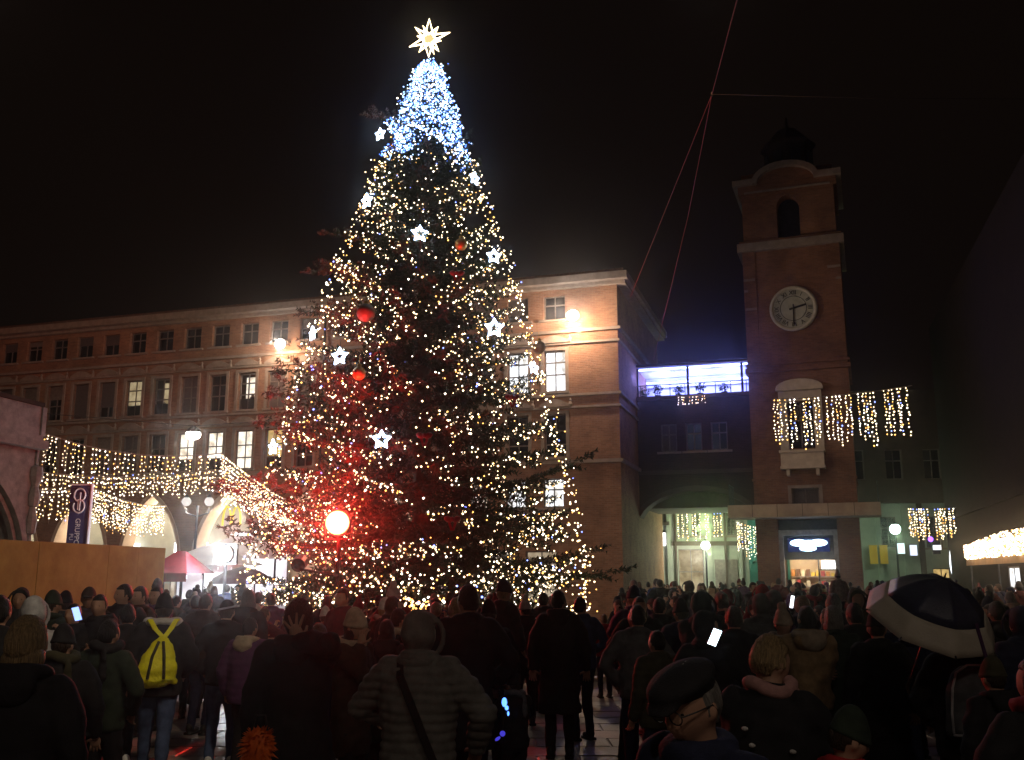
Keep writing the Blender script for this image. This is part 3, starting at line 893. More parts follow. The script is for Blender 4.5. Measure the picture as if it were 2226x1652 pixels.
for k in range(2):
    b = MB(); b.box(-.23, .23, -.02, .02, -1.05, 0); b.tube([(-.26, 0, .02), (.26, 0, .02)], .02, 5)
    o = b.build('hanging_banner', pmat('yellow_banner', (.85, .5, .06), (.75, .4, .05), 2, .7), None, False, at(1897 + k * 22, 1186, 57.5), 0)
    tag(o, 'yellow banner hanging on the green lit wall, %s of the pair' % ('left' if k == 0 else 'right'), 'banner', 'pair of yellow banners on the green wall')


def globe_lamp(base, h, label, color, energy, r=.2, two=False, name='street_lamp', group=None, glow=None):
    e = tag(empty(name, base), label, 'street lamp', group)
    p = MB(); p.lathe([(.16, 0), (.16, .3), (.09, .4), (.06, .9), (.045, h - .3), (.06, h - .15)], (0, 0, 0), 8)
    if two: p.tube([(-.42, 0, h - .25), (-.42, 0, h - .42), (0, 0, h - .55), (.42, 0, h - .42), (.42, 0, h - .25)], .03, 6)
    p.build('post', M['metal'], e)
    for x in ((-.42, .42) if two else (0,)):
        g = MB(); g.ell((x, 0, h), (r, r, r), None, 14, 10); g.build('globe', glow or M['lamp_globe'], e, True)
        c = MB(); c.lathe([(r * .6, 0), (r * .35, .08), (.0, .14)], (x, 0, h + r * .85), 8); c.build('cap', M['metal'], e)
        point('lamp_light', (x, -.0, h - r - .12), energy, color, e, .12)
    return e


green_globe = emat('globe_green_white', (.75, 1.0, .92), 4)
p_ = at(1945, 1150, 54); globe_lamp((p_.x, p_.y, 0), p_.z, 'round greenish white street lamp right of the clock tower', (.62, .95, .60), 210, .3, glow=green_globe)
p_ = at(1533, 1185, 55); globe_lamp((p_.x, p_.y, 0), p_.z, 'round white street lamp seen through the passage arch', (.80, 1.0, .72), 260, .26, glow=emat('globe_white', (.95, .97, 1.0), 5))
# oval light sign
os_ = tag(empty('oval_light_sign', at(2075, 1222, 48), R(-8)), 'tall oval white light sign left of the awning', 'sign')
q = MB(); q.ell((0, 0, 0), (.26, .08, .88), None, 16, 12); q.build('light_panel', emat('oval_sign_white', (.93, .95, 1.0), 2.2), os_, True)
q = MB(); q.tube([(0, .05, -.8), (0, .05, -2.5)], .06, 6); q.build('post', M['metal'], os_)
q = MB(); q.prism([(-.16, -.45), (-.05, -.28), (.16, -.33), (.1, -.55), (.0, -.75)], -.1, -.07); q.build('emblem', pmat('sign_blue', (.05, .08, .5), (.04, .06, .4), 2, .5), os_)
for k, (px, py, c) in enumerate(((2036, 1190, (.9, .95, 1.0)), (1958, 1192, (.8, .95, .95)), (1985, 1196, (.75, .82, 1.0)))):
    e = tag(empty('small_light_box', at(px, py, 57.0 if px < 2000 else 50)), ('small white light box by the awning', 'small square light box on the far wall', 'small upright light box on the far wall')[k], 'sign')
    q = MB(); q.box(-.18, .18, -.08, .08, -.3 if k else -.12, .3 if k else .12); q.build('light_panel', emat('light_box_%d' % k, c, 1.4), e)
    q = MB(); q.box(-.2, .2, .083, .14, -.33, .33); q.box(-.02, .02, .14, .6, -.02, .02); q.build('bracket', M['metal'], e)
vl = tag(empty('violet_lamp', at(2022, 1172, 50)), 'tiny violet lamp hanging over the street', 'lamp')
q = MB(); q.ell((0, 0, 0), (.13, .13, .13), None, 10, 8); q.build('bulb', emat('violet_bulb', (.3, .1, 1.0), 4), vl); q = MB(); q.tube([(0, 0, .12), (0, 0, 1.4)], .015, 5); q.build('cord', M['metal'], vl)

# ---- street behind the passage arch
ps = tag(empty('arcade_house', (7.9, 58.0, 0), R(-4)), 'pale house with yellow lit openings seen through the passage arch', 'building')
q = MB(); wall_grid(q, -4, 6.0, 0, 8, [(-.3, .2, .05, 4.7), (.40, .98, .05, 4.45), (1.9, 3.4, .05, 3.5)], 0, .3); q.build('wall', M['plaster'], ps)
q = MB(); q.box(-4, 6, .31, 5, 0, 8); q.build('inner_block', M['dark_plaster'], ps)
for (a_, b_, z_) in ((-.3, .2, 4.7), (.40, .98, 4.45)):
    window(ps, (a_ + b_) / 2, .05, z_, b_ - a_, M['lit_yellow'], y=.2, surround=False, sill=False, bars=(), name='shop_window')
window(ps, 2.65, .05, 3.5, 1.5, M['lit_dim'], surround=False, sill=False, name='shop_window')
q = MB(); q.box(-4, 1.4, -.5, -.003, 4.9, 5.1); q.build('ledge', M['dark_plaster'], ps)
for u, wd in ((1.25, .22), (1.72, .10), (3.6, .25), (4.6, .12), (5.4, .2)):
    q = MB(); q.box(u, u + wd, -.16, -.003, 0, 7.9); q.build('pilaster', M['dark_plaster'] if wd < .15 else M['plaster'], ps)
for u in (2.3, 3.0, 4.2, 5.05):
    window(ps, u, 4.3, 6.4, .5, M['glass'], y=-.01, surround=False)
q = MB(); q.box(1.5, 6.0, -.24, -.165, 3.7, 3.95); q.build('ledge', M['dark_plaster'], ps)
q = MB(); q.box(4.0, 5.3, -.1, -.003, .02, 2.9); q.build('shop_shutter', M['frame'], ps)
point('shop_light', (2.8, -1.8, 3.0), 190, (1.0, .93, .74), ps, .2)
point('wall_light', (3.4, -1.6, 4.8), 180, (.62, 1.0, .35), ps, .2)
ps2 = tag(empty('teal_house', (13.9, 60.0, 0), R(-10)), 'teal lit house front behind the passage arch, next to the tower', 'building')
q = MB(); wall_grid(q, 0, 7, 0, 8, [(1.0, 1.9, 2.9, 4.4), (3.2, 4.1, 2.9, 4.4)], 0, .3); q.build('wall', M['teal_plaster'], ps2)
q = MB(); q.box(0, 7, .31, 5, 0, 8); q.build('inner_block', M['dark_plaster'], ps2)
for u in (1.45, 3.65): window(ps2, u, 2.9, 4.4, .9, M['glass'], surround=False)
point('wall_light', (1.2, -1.5, 4.0), 90, (.25, 1.0, .72), ps2, .2)
point('wall_light', (4.0, -1.6, 3.4), 80, (.55, 1.0, .45), ps2, .2)
for px, py in ((1415, 1182), (1443, 1172)):
    e = tag(empty('wall_lantern', at(px, py, 57.2)), 'white lantern beside a yellow lit opening in the passage, %s one' % ('lower' if px < 1430 else 'upper'), 'lantern', 'pair of lanterns in the passage')
    q = MB(); q.lathe([(.08, -.38), (.11, -.3), (.11, .3), (.08, .38)], (0, 0, 0), 8); q.build('globe', emat('lantern_white', (1, .95, .95), 3), e); q = MB(); q.lathe([(.14, .38), (.05, .5), (0, .55)], (0, 0, 0), 8); q.box(-.02, .02, .05, .5, .4, .44); q.build('cap', M['metal'], e)
cr = tag(empty('parked_car', (14.1, 52.5, 0), R(8)), 'pale car parked in the street behind the passage arch', 'car')
q = MB()
prof = [(-2.0, .35), (-2.05, .75), (-1.75, .95), (-1.05, 1.0), (-.55, 1.42), (.75, 1.45), (1.35, 1.02), (1.95, .92), (2.05, .6), (2.0, .35)]
q.prism(prof, -.82, .82); q.build('body', pmat('car_paint', (.55, .6, .58), (.5, .55, .53), 3, .3), cr)
q = MB(); q.prism([(-.95, 1.02), (-.52, 1.37), (.72, 1.39), (1.2, 1.02)], -.825, .825); q.build('side_window', M['glass'], cr)
for x in (-1.3, 1.3):
    for y in (-.82, .82):
        q = MB(); q.lathe([(.2, -.1), (.31, -.1), (.31, .1), (.2, .1)], (x, y, .31), 14, (0, 1, 0)); q.build('wheel', M['black'], cr)

# ---- left: ochre hoarding, stone arcade end, banner, stalls
M['ochre'] = pmat('ochre_panel', (.42, .36, .095), (.31, .25, .06), 2.6, .6, .15)
hd = tag(empty('site_hoarding', (0, 0, 0)), 'plain ochre boarded hoarding behind the people at the left', 'hoarding')
A, B = Vector((-9.6, 8.6, 0)), Vector((-7.47, 21.1, 0))
dirv = (B - A).normalized(); nrm = Vector((dirv.y, -dirv.x, 0))
nb = 12; Lh = (B - A).length / nb
for k in range(nb):
    c = A + dirv * (Lh * (k + .5)); q = MB()
    q.obox(c + Vector((0, 0, 1.285)) + nrm * rnd.uniform(-.004, .004), dirv * (Lh / 2 - .003), nrm * .02, (0, 0, 1.285)); q.build('panel', M['ochre'], hd)
q = MB()
for k in range(nb + 1): q.obox(A + dirv * Lh * k + Vector((0, 0, 1.25)) - nrm * .07, dirv * .04, nrm * .04, (0, 0, 1.25))
q.build('rear_post', M['metal'], hd)
q = MB(); q.obox(B + Vector((-1.6, .25, 1.28)), (1.6, -.25, 0), (.003, .02, 0), (0, 0, 1.28)); q.build('end_panel', M['ochre'], hd)
# stone arcade end
sd = Vector((.225, 1.0, 0)).normalized(); sang = math.atan2(sd.y, sd.x)
sl = tag(empty('stone_arcade', (-9.62, 18.0, 0), sang), 'grey stone arcade end with moulded arch at the far left', 'arcade')
# local x runs away from the camera, local -y faces the square
q = MB(); oa = arch_bay(q, -4.6, 1.0, 4.42, -1.6, 2.5, 2.1, 4.30, 0, False)
q2 = MB(); band_along(q2, oa, 0, 1.0)
q.build('wall', M['stone_grey'], sl); q2.build('arch_soffit', M['stone_grey'], sl)
for r0, r1, y0, y1 in ((2.32, 2.40, .0, .10), (2.44, 2.56, -.10, .02)):
    q = MB(); archivolt(q, arch_curve(-1.6, r0, 2.1, 2.1 + r0 * .86, 14, False), arch_curve(-1.6, r1, 2.1, 2.1 + r1 * .87, 14, False), y0, y1); q.build('archivolt', M['stone_grey'], sl)
q = MB(); q.box(-4.6, 1.08, -.22, 1.0, 4.425, 4.6); q.box(-4.6, 1.03, -.12, 1.0, 4.603, 4.7); q.build('cornice', M['stone_grey'], sl)
q = MB(); q.box(-4.6, .98, -.06, .9, 4.703, 5.28); q.build('parapet', M['stone_grey'], sl)
q = MB(); q.box(-4.6, 1.02, -.1, .94, 5.283, 5.36); q.build('coping', M['dark_plaster'], sl)
q = MB(); q.box(.985, 1.10, -.1, .5, 4.705, 5.27); q.lathe([(.0, -.42), (.1, -.38), (.13, -.2), (.07, 0), (.14, .2), (.12, .38), (0, .44)], (1.03, -.03, 3.7), 8); q.lathe([(.0, -.3), (.09, -.25), (.11, 0), (.05, .25), (.0, .3)], (1.03, -.03, 3.05), 8); q.build('carved_moulding', M['stone_grey'], sl)
q = MB(); q.box(-4.6, 1.0, 1.003, 1.2, 0, 4.42); q.build('rear_wall', M['stone_grey'], sl)
q = MB(); q.box(1.003, 1.06, -.04, 1.0, 0, 4.42); q.build('end_pier', M['stone_grey'], sl)
# dark blue banner with knot emblem
bn = tag(empty('vertical_banner', at(171, 1117, 27) , R(2)), 'tall dark blue banner with white knot emblem and vertical lettering', 'banner')
zt = at(171, 1055, 27).z - at(171, 1117, 27).z
q = MB(); q.box(-.27, .27, -.015, .015, -2.6, zt); q.build('cloth', pmat('banner_navy', (.055, .05, .15), (.045, .04, .12), 2, .7), bn)
q = MB(); q.tube([(.31, .0, -3.68), (.31, 0, zt + .05)], .045, 8); q.tube([(-.29, 0, zt + .02), (.31, 0, zt + .02)], .02, 6); q.build('pole', M['white_paint'], bn)
M['white_print'] = pmat('white_print', (.72, .72, .72), (.66, .66, .66), 4, .7)
kn = MB()
S = .155
kn.tube([(S * .98 * math.cos(t), -.03, zt - .27 + S * 1.15 * math.sin(t)) for t in [R(-70 + 320 * k / 24) for k in range(25)]], .022, 5)
kn.tube([(S * .98 * math.cos(t), -.03, zt - .58 + S * 1.15 * math.sin(t)) for t in [R(110 - 320 * k / 24) for k in range(25)]], .022, 5)
kn.tube([(.02, -.032, zt - .20), (.02, -.032, zt - .70)], .02, 5)
kn.tube([(-.03, -.031, zt - .40), (-.03, -.031, zt - .68)], .016, 5)
kn.build('emblem', M['white_print'], bn)
for body, px, z0, sz in (('GRUPPO', .0, zt - 1.28, .19), ('PU', -.15, zt - 1.42, .15)):
    me = text_mesh(body, sz, .003); me.materials.append(M['white_print'])
    o = link('lettering', me, bn); o.matrix_local = Matrix.Translation((px, -.022, z0)) @ Matrix.Rotation(R(90), 4, 'X') @ Matrix.Rotation(R(-90), 4, 'Z')
# twin-globe street lamp left of the tree
p_ = at(430, 1090, 36); globe_lamp((p_.x, p_.y, 0), p_.z, 'twin globe street lamp in front of the arcade left of the tree', (1.0, .86, .74), 90, .17, True, glow=emat('globe_off_white', (1, .92, .85), .75))
# market stalls between the hoarding and the tree
M['red_cloth'] = pmat('red_awning_cloth', (.22, .02, .03), (.16, .015, .02), 3, .8)
M['white_cloth'] = pmat('white_tent_cloth', (.72, .72, .74), (.62, .62, .66), 2, .8)
def stall(px, Y, w, h, cloth, label, lamp, rz=0, glow=60):
    x = at(px, 1250, Y).x
    e = tag(empty('market_stall', (x, Y, 0), rz), label, 'market stall', 'market stalls left of the tree')
    for sx in (-1, 1):
        for y in (0, 1.8):
            q = MB(); q.box(sx * w / 2 - .03, sx * w / 2 + .03, y - .03, y + .03, 0, h); q.build('post', M['metal'], e)
    q = MB(); hw = w / 2 + .25
    q.add([(-hw, -.35, h), (hw, -.35, h), (hw, 2.1, h), (-hw, 2.1, h), (-hw * .2, .9, h + .6), (hw * .2, .9, h + .6)], [(0, 1, 5, 4), (1, 2, 5), (2, 3, 4, 5), (3, 0, 4), (3, 2, 1, 0)])
    q.build('roof_cloth', cloth, e)
    q = MB()
    n = int(w / .3)
    for k in range(n): q.box(-hw + k * 2 * hw / n, -hw + (k + 1) * 2 * hw / n - .01, -.365, -.352, h - .22, h)
    q.build('valance', cloth, e)
    q = MB(); q.box(-w / 2, w / 2, .1, .7, 0, .9); q.build('counter', M['frame'], e)
    q = MB(); q.box(-w / 2, w / 2, 1.75, 1.8, .0, h - .05); q.build('rear_cloth', M['white_cloth'], e)
    q = MB(); q.box(-w * .4, w * .4, .5, .62, h - .14, h - .06); q.build('tube_light', M['tube_white'], e)
    point('stall_light', (0, .6, h - .3), glow, (.92, .95, 1.0), e, .15)
    for k in range(5):
        q = MB(); u = -w / 2 + (k + .5) * w / 5; q.ell((u, .4, 1.0), (.13, .13, .12), None, 8, 6); q.build('goods', rg.choice(gcols), e)
    return e
stall(366, 26.0, .7, 2.05, M['red_cloth'], 'market stall with red cloth roof beside the ochre hoarding', True, 0, 40)
stall(438, 30.0, 2.3, 2.3, M['white_cloth'], 'white roofed market stall glowing white behind the crowd left of the tree', True, 0, 120)
stall(512, 33.0, 2.6, 2.75, M['white_cloth'], 'wide white tent stall in front of the fourth arch', True, 0, 200)
fl = tag(empty('work_floodlight', at(487, 1204, 26.5)), 'dazzling white floodlight above the stalls left of the tree', 'floodlight')
q = MB(); q.ell((0, 0, 0), (.52, .12, .50), None, 24, 14); lo = q.build('lens', M['flood_lens'], fl, True); lo.scale = (.46, .46, .46)
q = MB(); q.box(-.3, .3, .1, .3, -.28, .28); q.tube([(0, .2, -.28), (0, .2, -at(487, 1204, 26.5).z)], .045, 6); q.build('stand', M['metal'], fl)
point('lamp_light', (0, -.3, .0), 640, (.9, .95, 1.0), fl, .2)
pr = tag(empty('closed_parasol', (at(528, 1240, 29).x, 29, 0)), 'dark round parasol top behind the crowd beside the tree', 'parasol')
q = MB(); q.lathe([(.95, 1.75), (.85, 1.92), (.5, 2.12), (.12, 2.22), (0, 2.26)], (0, 0, 0), 12); q.build('canopy', pmat('parasol_cloth', (.16, .10, .12), (.1, .06, .08), 4, .8), pr); q = MB(); q.tube([(0, 0, 0), (0, 0, 2.0)], .03, 6); q.build('pole', M['metal'], pr)

# ---- hanging light curtains
def strand_meshes(n, drop, seed, br=.025):
    r_ = random.Random(seed); out = []
    for k in range(n):
        q = MB(); q.i = 4
        L = drop * r_.uniform(.88, 1.02)
        q.tube([(0, 0, 0), (r_.uniform(-.02, .02), 0, -L)], .006, 3, caps=False)
        z = -.05
        while z > -L:
            q.i = r_.choices((0, 1, 2, 3), (7, 2, 3.5, .35))[0]
            q.octa((r_.uniform(-.04, .04), r_.uniform(-.03, .03), z), br * r_.uniform(.7, 1.15))
            z -= r_.uniform(.085, .18)
        out.append(q.mesh('strand', BULBS + [M['wire']]))
    return out


def curtain(A, B, drop, spacing, label, seed, groups=None, sag=.25, br=.025, group='curtains of hanging fairy lights'):
    A, B = Vector(A), Vector(B)
    e = tag(empty('light_curtain', A), label, 'light curtain', group)
    D = B - A; L = D.length; N = 16
    q = MB(); q.tube([D * (k / N) - Vector((0, 0, sag * 4 * (k / N) * (1 - k / N))) for k in range(N + 1)], .014, 5); q.build('wire', M['wire'], e)
    ms = strand_meshes(7, drop, seed, br)
    r_ = random.Random(seed)
    n = int(L / spacing)
    for k in range(n):
        t = (k + .5) / n + r_.uniform(-.3, .3) / n
        if groups and (t * groups) % 1.0 > .87: continue
        link('strand', r_.choice(ms), e, D * t - Vector((0, 0, sag * 4 * t * (1 - t))), (0, 0, r_.uniform(0, 6.28)), (1, 1, r_.uniform(.85, 1.1)))
    return e


curtain(at(84, 937, 30), at(482, 985, 29), 1.15, .14, 'upper light curtain hanging across the brick front left of the tree', 21, 7, .35)
curtain(at(60, 1022, 31), at(470, 1022, 30), .72, .12, 'second light curtain just under the upper one, left of the tree', 22, None, .22)
curtain(at(480, 985, 28.6), at(640, 1096, 47), 1.35, .16, 'dense light curtain running back toward the brick front beside the tree', 23, None, .1)
curtain(at(192, 1057, 31), at(362, 1098, 42), 1.2, .15, 'light curtain in front of the third arch right of the blue banner', 24, 4, .2)
curtain(at(58, 1062, 30), at(196, 1057, 31), 1.05, .12, 'lowest light curtain between the stone arcade and the blue banner', 25, None, .1)
curtain(at(1675, 868, 38), at(1982, 838, 36), 2.05, .155, 'wide light curtain hanging across the clock tower window', 26, 5, .1, .034)
curtain(at(1972, 1104, 45), at(2078, 1103, 44.5), 1.42, .105, 'square light curtain in two panels right of the clock tower', 27, 2, .03, .036)
curtain(at(1470, 1098, 56.5), at(1572, 1100, 56.5), 1.9, .24, 'light curtain glimpsed through the passage arch', 28, None, .05, .036)
curtain(at(1598, 1132, 56), at(1646, 1145, 56), 1.9, .15, 'light curtain close to the tower seen through the passage', 29, None, .05, .036)
curtain(at(1470, 862, 47.6), at(1535, 858, 47.4), .42, .15, 'short light string under the blue lit terrace', 30, None, .02, .03)
# ---- cables over the square, red spotlight light painted into the wire colour
cm = pmat('red_lit_cable', (.42, .035, .04), (.34, .025, .03), 5, .5)
cm2 = pmat('steel_cable', (.035, .03, .03), (.03, .025, .025), 5, .5)
cb = tag(empty('cable', at(1547, 205, 25)), 'thin cables meeting at a ring high over the square on the right', 'cable')
o_ = at(1547, 205, 25)
def wv(*p): return at(*p) - o_
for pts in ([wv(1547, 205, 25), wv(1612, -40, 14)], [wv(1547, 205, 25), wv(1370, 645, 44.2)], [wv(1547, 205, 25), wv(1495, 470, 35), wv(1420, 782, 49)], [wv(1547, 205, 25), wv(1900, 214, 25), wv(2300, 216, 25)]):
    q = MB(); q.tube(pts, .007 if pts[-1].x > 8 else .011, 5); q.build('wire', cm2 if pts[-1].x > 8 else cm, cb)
q = MB(); q.lathe([(.015, -.07), (.035, -.03), (.035, .03), (.015, .07)], (0, 0, 0), 8); q.build('ring', cm2, cb)


# ================================================================== LAMPS HUNG OVER THE SQUARE, MOST OF THEM ADDED
def added_lamp(loc, label, energy, color, cone=165, aim=(0, 0, -1), blend=.5):  # lamp added out of view to light the fronts and the crowd
    e = tag(empty('hanging_lamp', loc), label, 'street lamp', 'lamps hung on cables over the square')  # added lamp, out of view
    q = MB(); q.lathe([(.0, .02), (.3, .0), (.34, .06), (.2, .22), (.08, .3), (.03, .42)], (0, 0, 0), 14); q.build('shade', M['metal'], e)
    q = MB(); q.lathe([(.0, -.06), (.16, -.05), (.26, .01), (.0, .015)], (0, 0, 0), 14); q.build('lens', M['lamp_white'], e)
    q = MB(); q.tube([(-14, 0, 1.2), (-7, 0, .65), (0, 0, .42), (7, 0, .65), (14, 0, 1.2)], .012, 5); q.build('added_lamp_cable', M['metal'], e)
    point('lamp_light', (0, 0, -.2), energy, color, e, .25, cone, blend, aim)
    return e


added_lamp((5.0, 22.0, 17.5), 'added unseen lamp hung over the square in front of the clock tower', 1050, (1.0, .52, .24), 98, (8, 24, -18.5), 1.0)
added_lamp((-15.0, 24.0, 19.0), 'added unseen lamp hung over the square before the brick building', 4500, (1.0, .66, .42), 128, (-1, 26, -11), .6)
added_lamp((2.5, 1.0, 9.5), 'added unseen lamp hung over the square behind us, turned toward the hoarding', 1700, (1.0, .80, .56), 44, (-10.3, 12.5, -8.0), .8)
added_lamp((3.0, -4.0, 9.0), 'added unseen lamp hung over the square behind the photographer', 210, (1.0, .80, .62), 165)
added_lamp((-1.0, -5.0, 9.0), 'added unseen lamp hung over the square directly behind us', 260, (1.0, .80, .62), 150)
# bright lamp hanging in front of the brick front, in the picture
e = tag(empty('hanging_lamp', at(420, 945, 34)), 'bright white lamp hung on a cable before first floor windows left of tree', 'street lamp', 'lamps hung on cables over the square')
q = MB(); q.ell((0, 0, 0), (.26, .26, .18), None, 14, 10); q.build('lens', M['lamp_white'], e, True)
q = MB(); q.lathe([(.30, .08), (.2, .22), (.05, .32)], (0, 0, 0), 12); q.tube([(-7, 0, .9), (0, 0, .32), (7, 0, .8)], .012, 5); q.build('shade', M['metal'], e)
point('lamp_light', (0, -.3, -.2), 120, (1.0, .9, .8), e, .15)

# ================================================================== THE CHRISTMAS TREE
TX, TY = -2.12, 22.5
M['needle'] = pmat('fir_needles', (.034, .050, .022), (.016, .027, .012), 3.0, .6, 0, None, 0, .25)
M['needle2'] = pmat('fir_needles_pale', (.07, .095, .045), (.035, .05, .022), 3.0, .6, 0, None, 0, .25)
M['bark'] = pmat('fir_bark', (.11, .07, .045), (.06, .04, .028), 9, .9, .8)
PROF = [(1.0, 3.6), (1.6, 3.8), (2.3, 3.75), (3.7, 3.5), (4.8, 3.22), (5.9, 3.0), (7.0, 2.7), (8.2, 2.35), (9.3, 2.0), (10.5, 1.6), (11.5, 1.3), (12.3, 1.05), (13.0, .85), (13.6, .6), (14.3, .42), (14.8, .15)]
def prof(z):
    for (a, b), (c, d) in zip(PROF[:-1], PROF[1:]):
        if a <= z <= c: return b + (d - b) * (z - a) / (c - a)
    return PROF[0][1] if z < 1 else .1
tree = tag(empty('christmas_tree', (TX, TY, 0)), 'huge fir Christmas tree covered with lights in the middle of the square', 'tree')
q = MB(); q.tube([(0, 0, 0), (0.03, 0, 4), (0, .02, 9), (0, 0, 14.7)], [.26, .21, .13, .02], 10); q.build('trunk', M['bark'], tree, True)
rt = random.Random(42)


def bough_mesh(L, seed, dens=1.0):
    r_ = random.Random(seed)
    q = MB(); pts = []
    def sp(t):   # spine
        return Vector((L * t, .05 * L * math.sin(2.1 * t + seed), L * (-.10 * t + .13 * t * t * t) - .02))
    q.i = 1
    q.tube([sp(k / 7) for k in range(8)], [max(.006, .035 * (L / 4) * (1 - k / 7.3)) for k in range(8)], 5, caps=False)
    q.i = 0
    def needles(a, b, droop=0.0):
        d = b - a; n = max(3, int(d.length / .075))
        ax = d.normalized(); u = ax.cross(Vector((0, 0, 1)))
        if u.length < .05: u = Vector((0, 1, 0))
        u.normalize(); w_ = u.cross(ax)
        for k in range(n):
            c = a + d * ((k + r_.random()) / n)
            for s_ in range(4):
                t = r_.uniform(0, 6.283)
                o_ = (u * math.cos(t) + w_ * math.sin(t) * .75 + ax * .55).normalized() * r_.uniform(.07, .13)
                e_ = ax * r_.uniform(.018, .03)
                q.face([c - e_, c + e_, c + o_])
    n = max(5, int(L / .15 * dens))
    for k in range(n):
        t = .10 + .88 * (k + r_.random() * .6) / n
        p = sp(t)
        for sgn in (-1, 1):
            if r_.random() < .12: continue
            tl = (.30 * L * (1 - t) + .16 + .05 * L * math.sin(k * 1.7)) * r_.uniform(.65, 1.1)
            tl = min(tl, 1.15)
            ang = R(r_.uniform(42, 62))
            d = Vector((math.cos(ang), sgn * math.sin(ang), r_.uniform(-.42, .14))).normalized()
            e_ = p + d * tl
            needles(p, e_)
            if tl > .4:
                for w_ in (.4, .68):
                    m_ = p + d * tl * w_
                    d2 = (d + Vector((.5, -sgn * .5, r_.uniform(-.3, .1)))).normalized()
                    needles(m_, m_ + d2 * tl * .38)
                    pts.append(m_ + d2 * tl * .38)
            pts += [p + d * tl * .55, e_]
    needles(sp(.55), sp(1.0)); pts += [sp(.7), sp(.85), sp(1.0)]
    return q.mesh('bough', [M['needle'], M['bark']]), pts


CL = [(3.9, 4), (2.8, 4), (1.8, 4), (1.0, 3), (.55, 3)]
BM = {L: [bough_mesh(L, 100 + int(L * 10) + k, 1.0) for k in range(n)] for L, n in CL}
bulb_pts = []   # (position, height)
nb_ = 0
z = 1.25
lev = 0
ga = 0.0
while z < 14.45:
    rr = prof(z)
    n = 9 if z < 4 else 8 if z < 9 else 7 if z < 12 else 6
    for k in range(n):
        ga += 2.399963 if False else 0
        az = 2 * math.pi * (k + rt.uniform(-.22, .22)) / n + lev * 1.31
        L = rr * rt.uniform(.84, 1.10)
        # rising at the top of the tree, level lower down, drooping at the foot
        el = R(-14 + 42 * min(1, max(0, (z - 1.2) / 13)) + rt.uniform(-7, 7)) + (R(10) if z < 2.2 else 0)
        cls = min((c for c, _ in CL), key=lambda c: abs(c - L))
        me, pts = rt.choice(BM[cls])
        s_ = L / cls
        mw = Matrix.Translation((0, 0, z)) @ Matrix.Rotation(az, 4, 'Z') @ Matrix.Rotation(-el, 4, 'Y') @ Matrix.Rotation(R(rt.uniform(-25, 25)), 4, 'X') @ Matrix.Scale(s_, 4)
        o = link('bough', me, tree); o.matrix_local = mw
        nb_ += 1
        for p in pts: bulb_pts.append((mw @ p, z))
    z += .40 if z < 9 else .37
    lev += 1
def special(tip, zb, r0=.3):
    """a single long bough reaching a given tip"""
    t = Vector(tip) - Vector((TX, TY, 0)); b = Vector((0, 0, zb)); d = t - b
    L = d.length; me, pts = rt.choice(BM[3.9])
    rot = Vector((1, 0, 0)).rotation_difference(d.normalized()).to_matrix().to_4x4()
    o = link('bough', me, tree); o.matrix_local = Matrix.Translation(b) @ rot @ Matrix.Diagonal((L / 3.9, .8, .8, 1))
for tp, zb in (((457, 1042, 21.2), 2.9), ((472, 1128, 21.6), 2.2), ((590, 792, 22.2), 6.5), ((568, 842, 22.0), 5.6), ((548, 905, 22.0), 5.0), ((1306, 985, 21.6), 3.6), ((1388, 1238, 21.8), 1.9), ((1330, 1190, 21.4), 2.2), ((655, 590, 22.5), 8.7), ((690, 500, 22.4), 9.4), ((1030, 282, 22.3), 12.3), ((786, 246, 22.4), 12.6), ((1052, 352, 22.3), 11.6), ((640, 680, 22.5), 7.8), ((1000, 1110, 19.2), 3.9), ((1180, 1140, 19.6), 3.3)):
    special(at(*tp), zb)
print('boughs', nb_)

# ---- fairy lights
def lights(label, name='fairy_lights'):
    return tag(empty(name, (TX, TY, 0)), label, 'fairy lights', None)
fw = lights('warm white fairy lights wound all over the Christmas tree')
fi = lights('dense blue white fairy lights round the top of the Christmas tree')
ICE = [M['bulb_ice'], M['bulb_ice2'], M['bulb_white']]
qb = MB(); qi = MB()
near = []
rb_ = random.Random(77)
for p, z in bulb_pts:
    r_ = math.hypot(p.x, p.y); R_ = prof(p.z)
    if r_ < .52 * R_: continue
    if p.z > 14.75 or p.z < .75: continue
    toc = -p.y / max(r_, .01)          # 1 on the side of the camera
    side = abs(p.x) / max(R_, .1)
    if p.z > 12.15 + .35 * math.sin(p.x * 5):
        if toc < -.6: continue
        for _ in range(2):
            c = p + Vector((rb_.gauss(0, .05), rb_.gauss(0, .05), rb_.gauss(0, .06)))
            qi.i = rb_.choices((0, 1, 2), (6, 3, 1.3))[0]
            qi.octa(c, rb_.uniform(.015, .029))
    else:
        pr_ = .42 + .24 * (side > .70) + (.12 if p.x < -.8 else 0) + (.10 if p.z < 4 else 0) - .08 * (abs(p.x - .1) < .4)
        if toc < -.35: pr_ *= .35
        if rb_.random() > pr_: continue
        c = p + Vector((rb_.gauss(0, .03), rb_.gauss(0, .03), rb_.gauss(0, .03)))
        mi = rb_.choices((0, 1, 2, 3), (8, 2.2, 2.6, .35))[0]
        near.append((-c.y + rb_.uniform(0, .3), tuple(c), mi, rb_.uniform(.013, .026)))
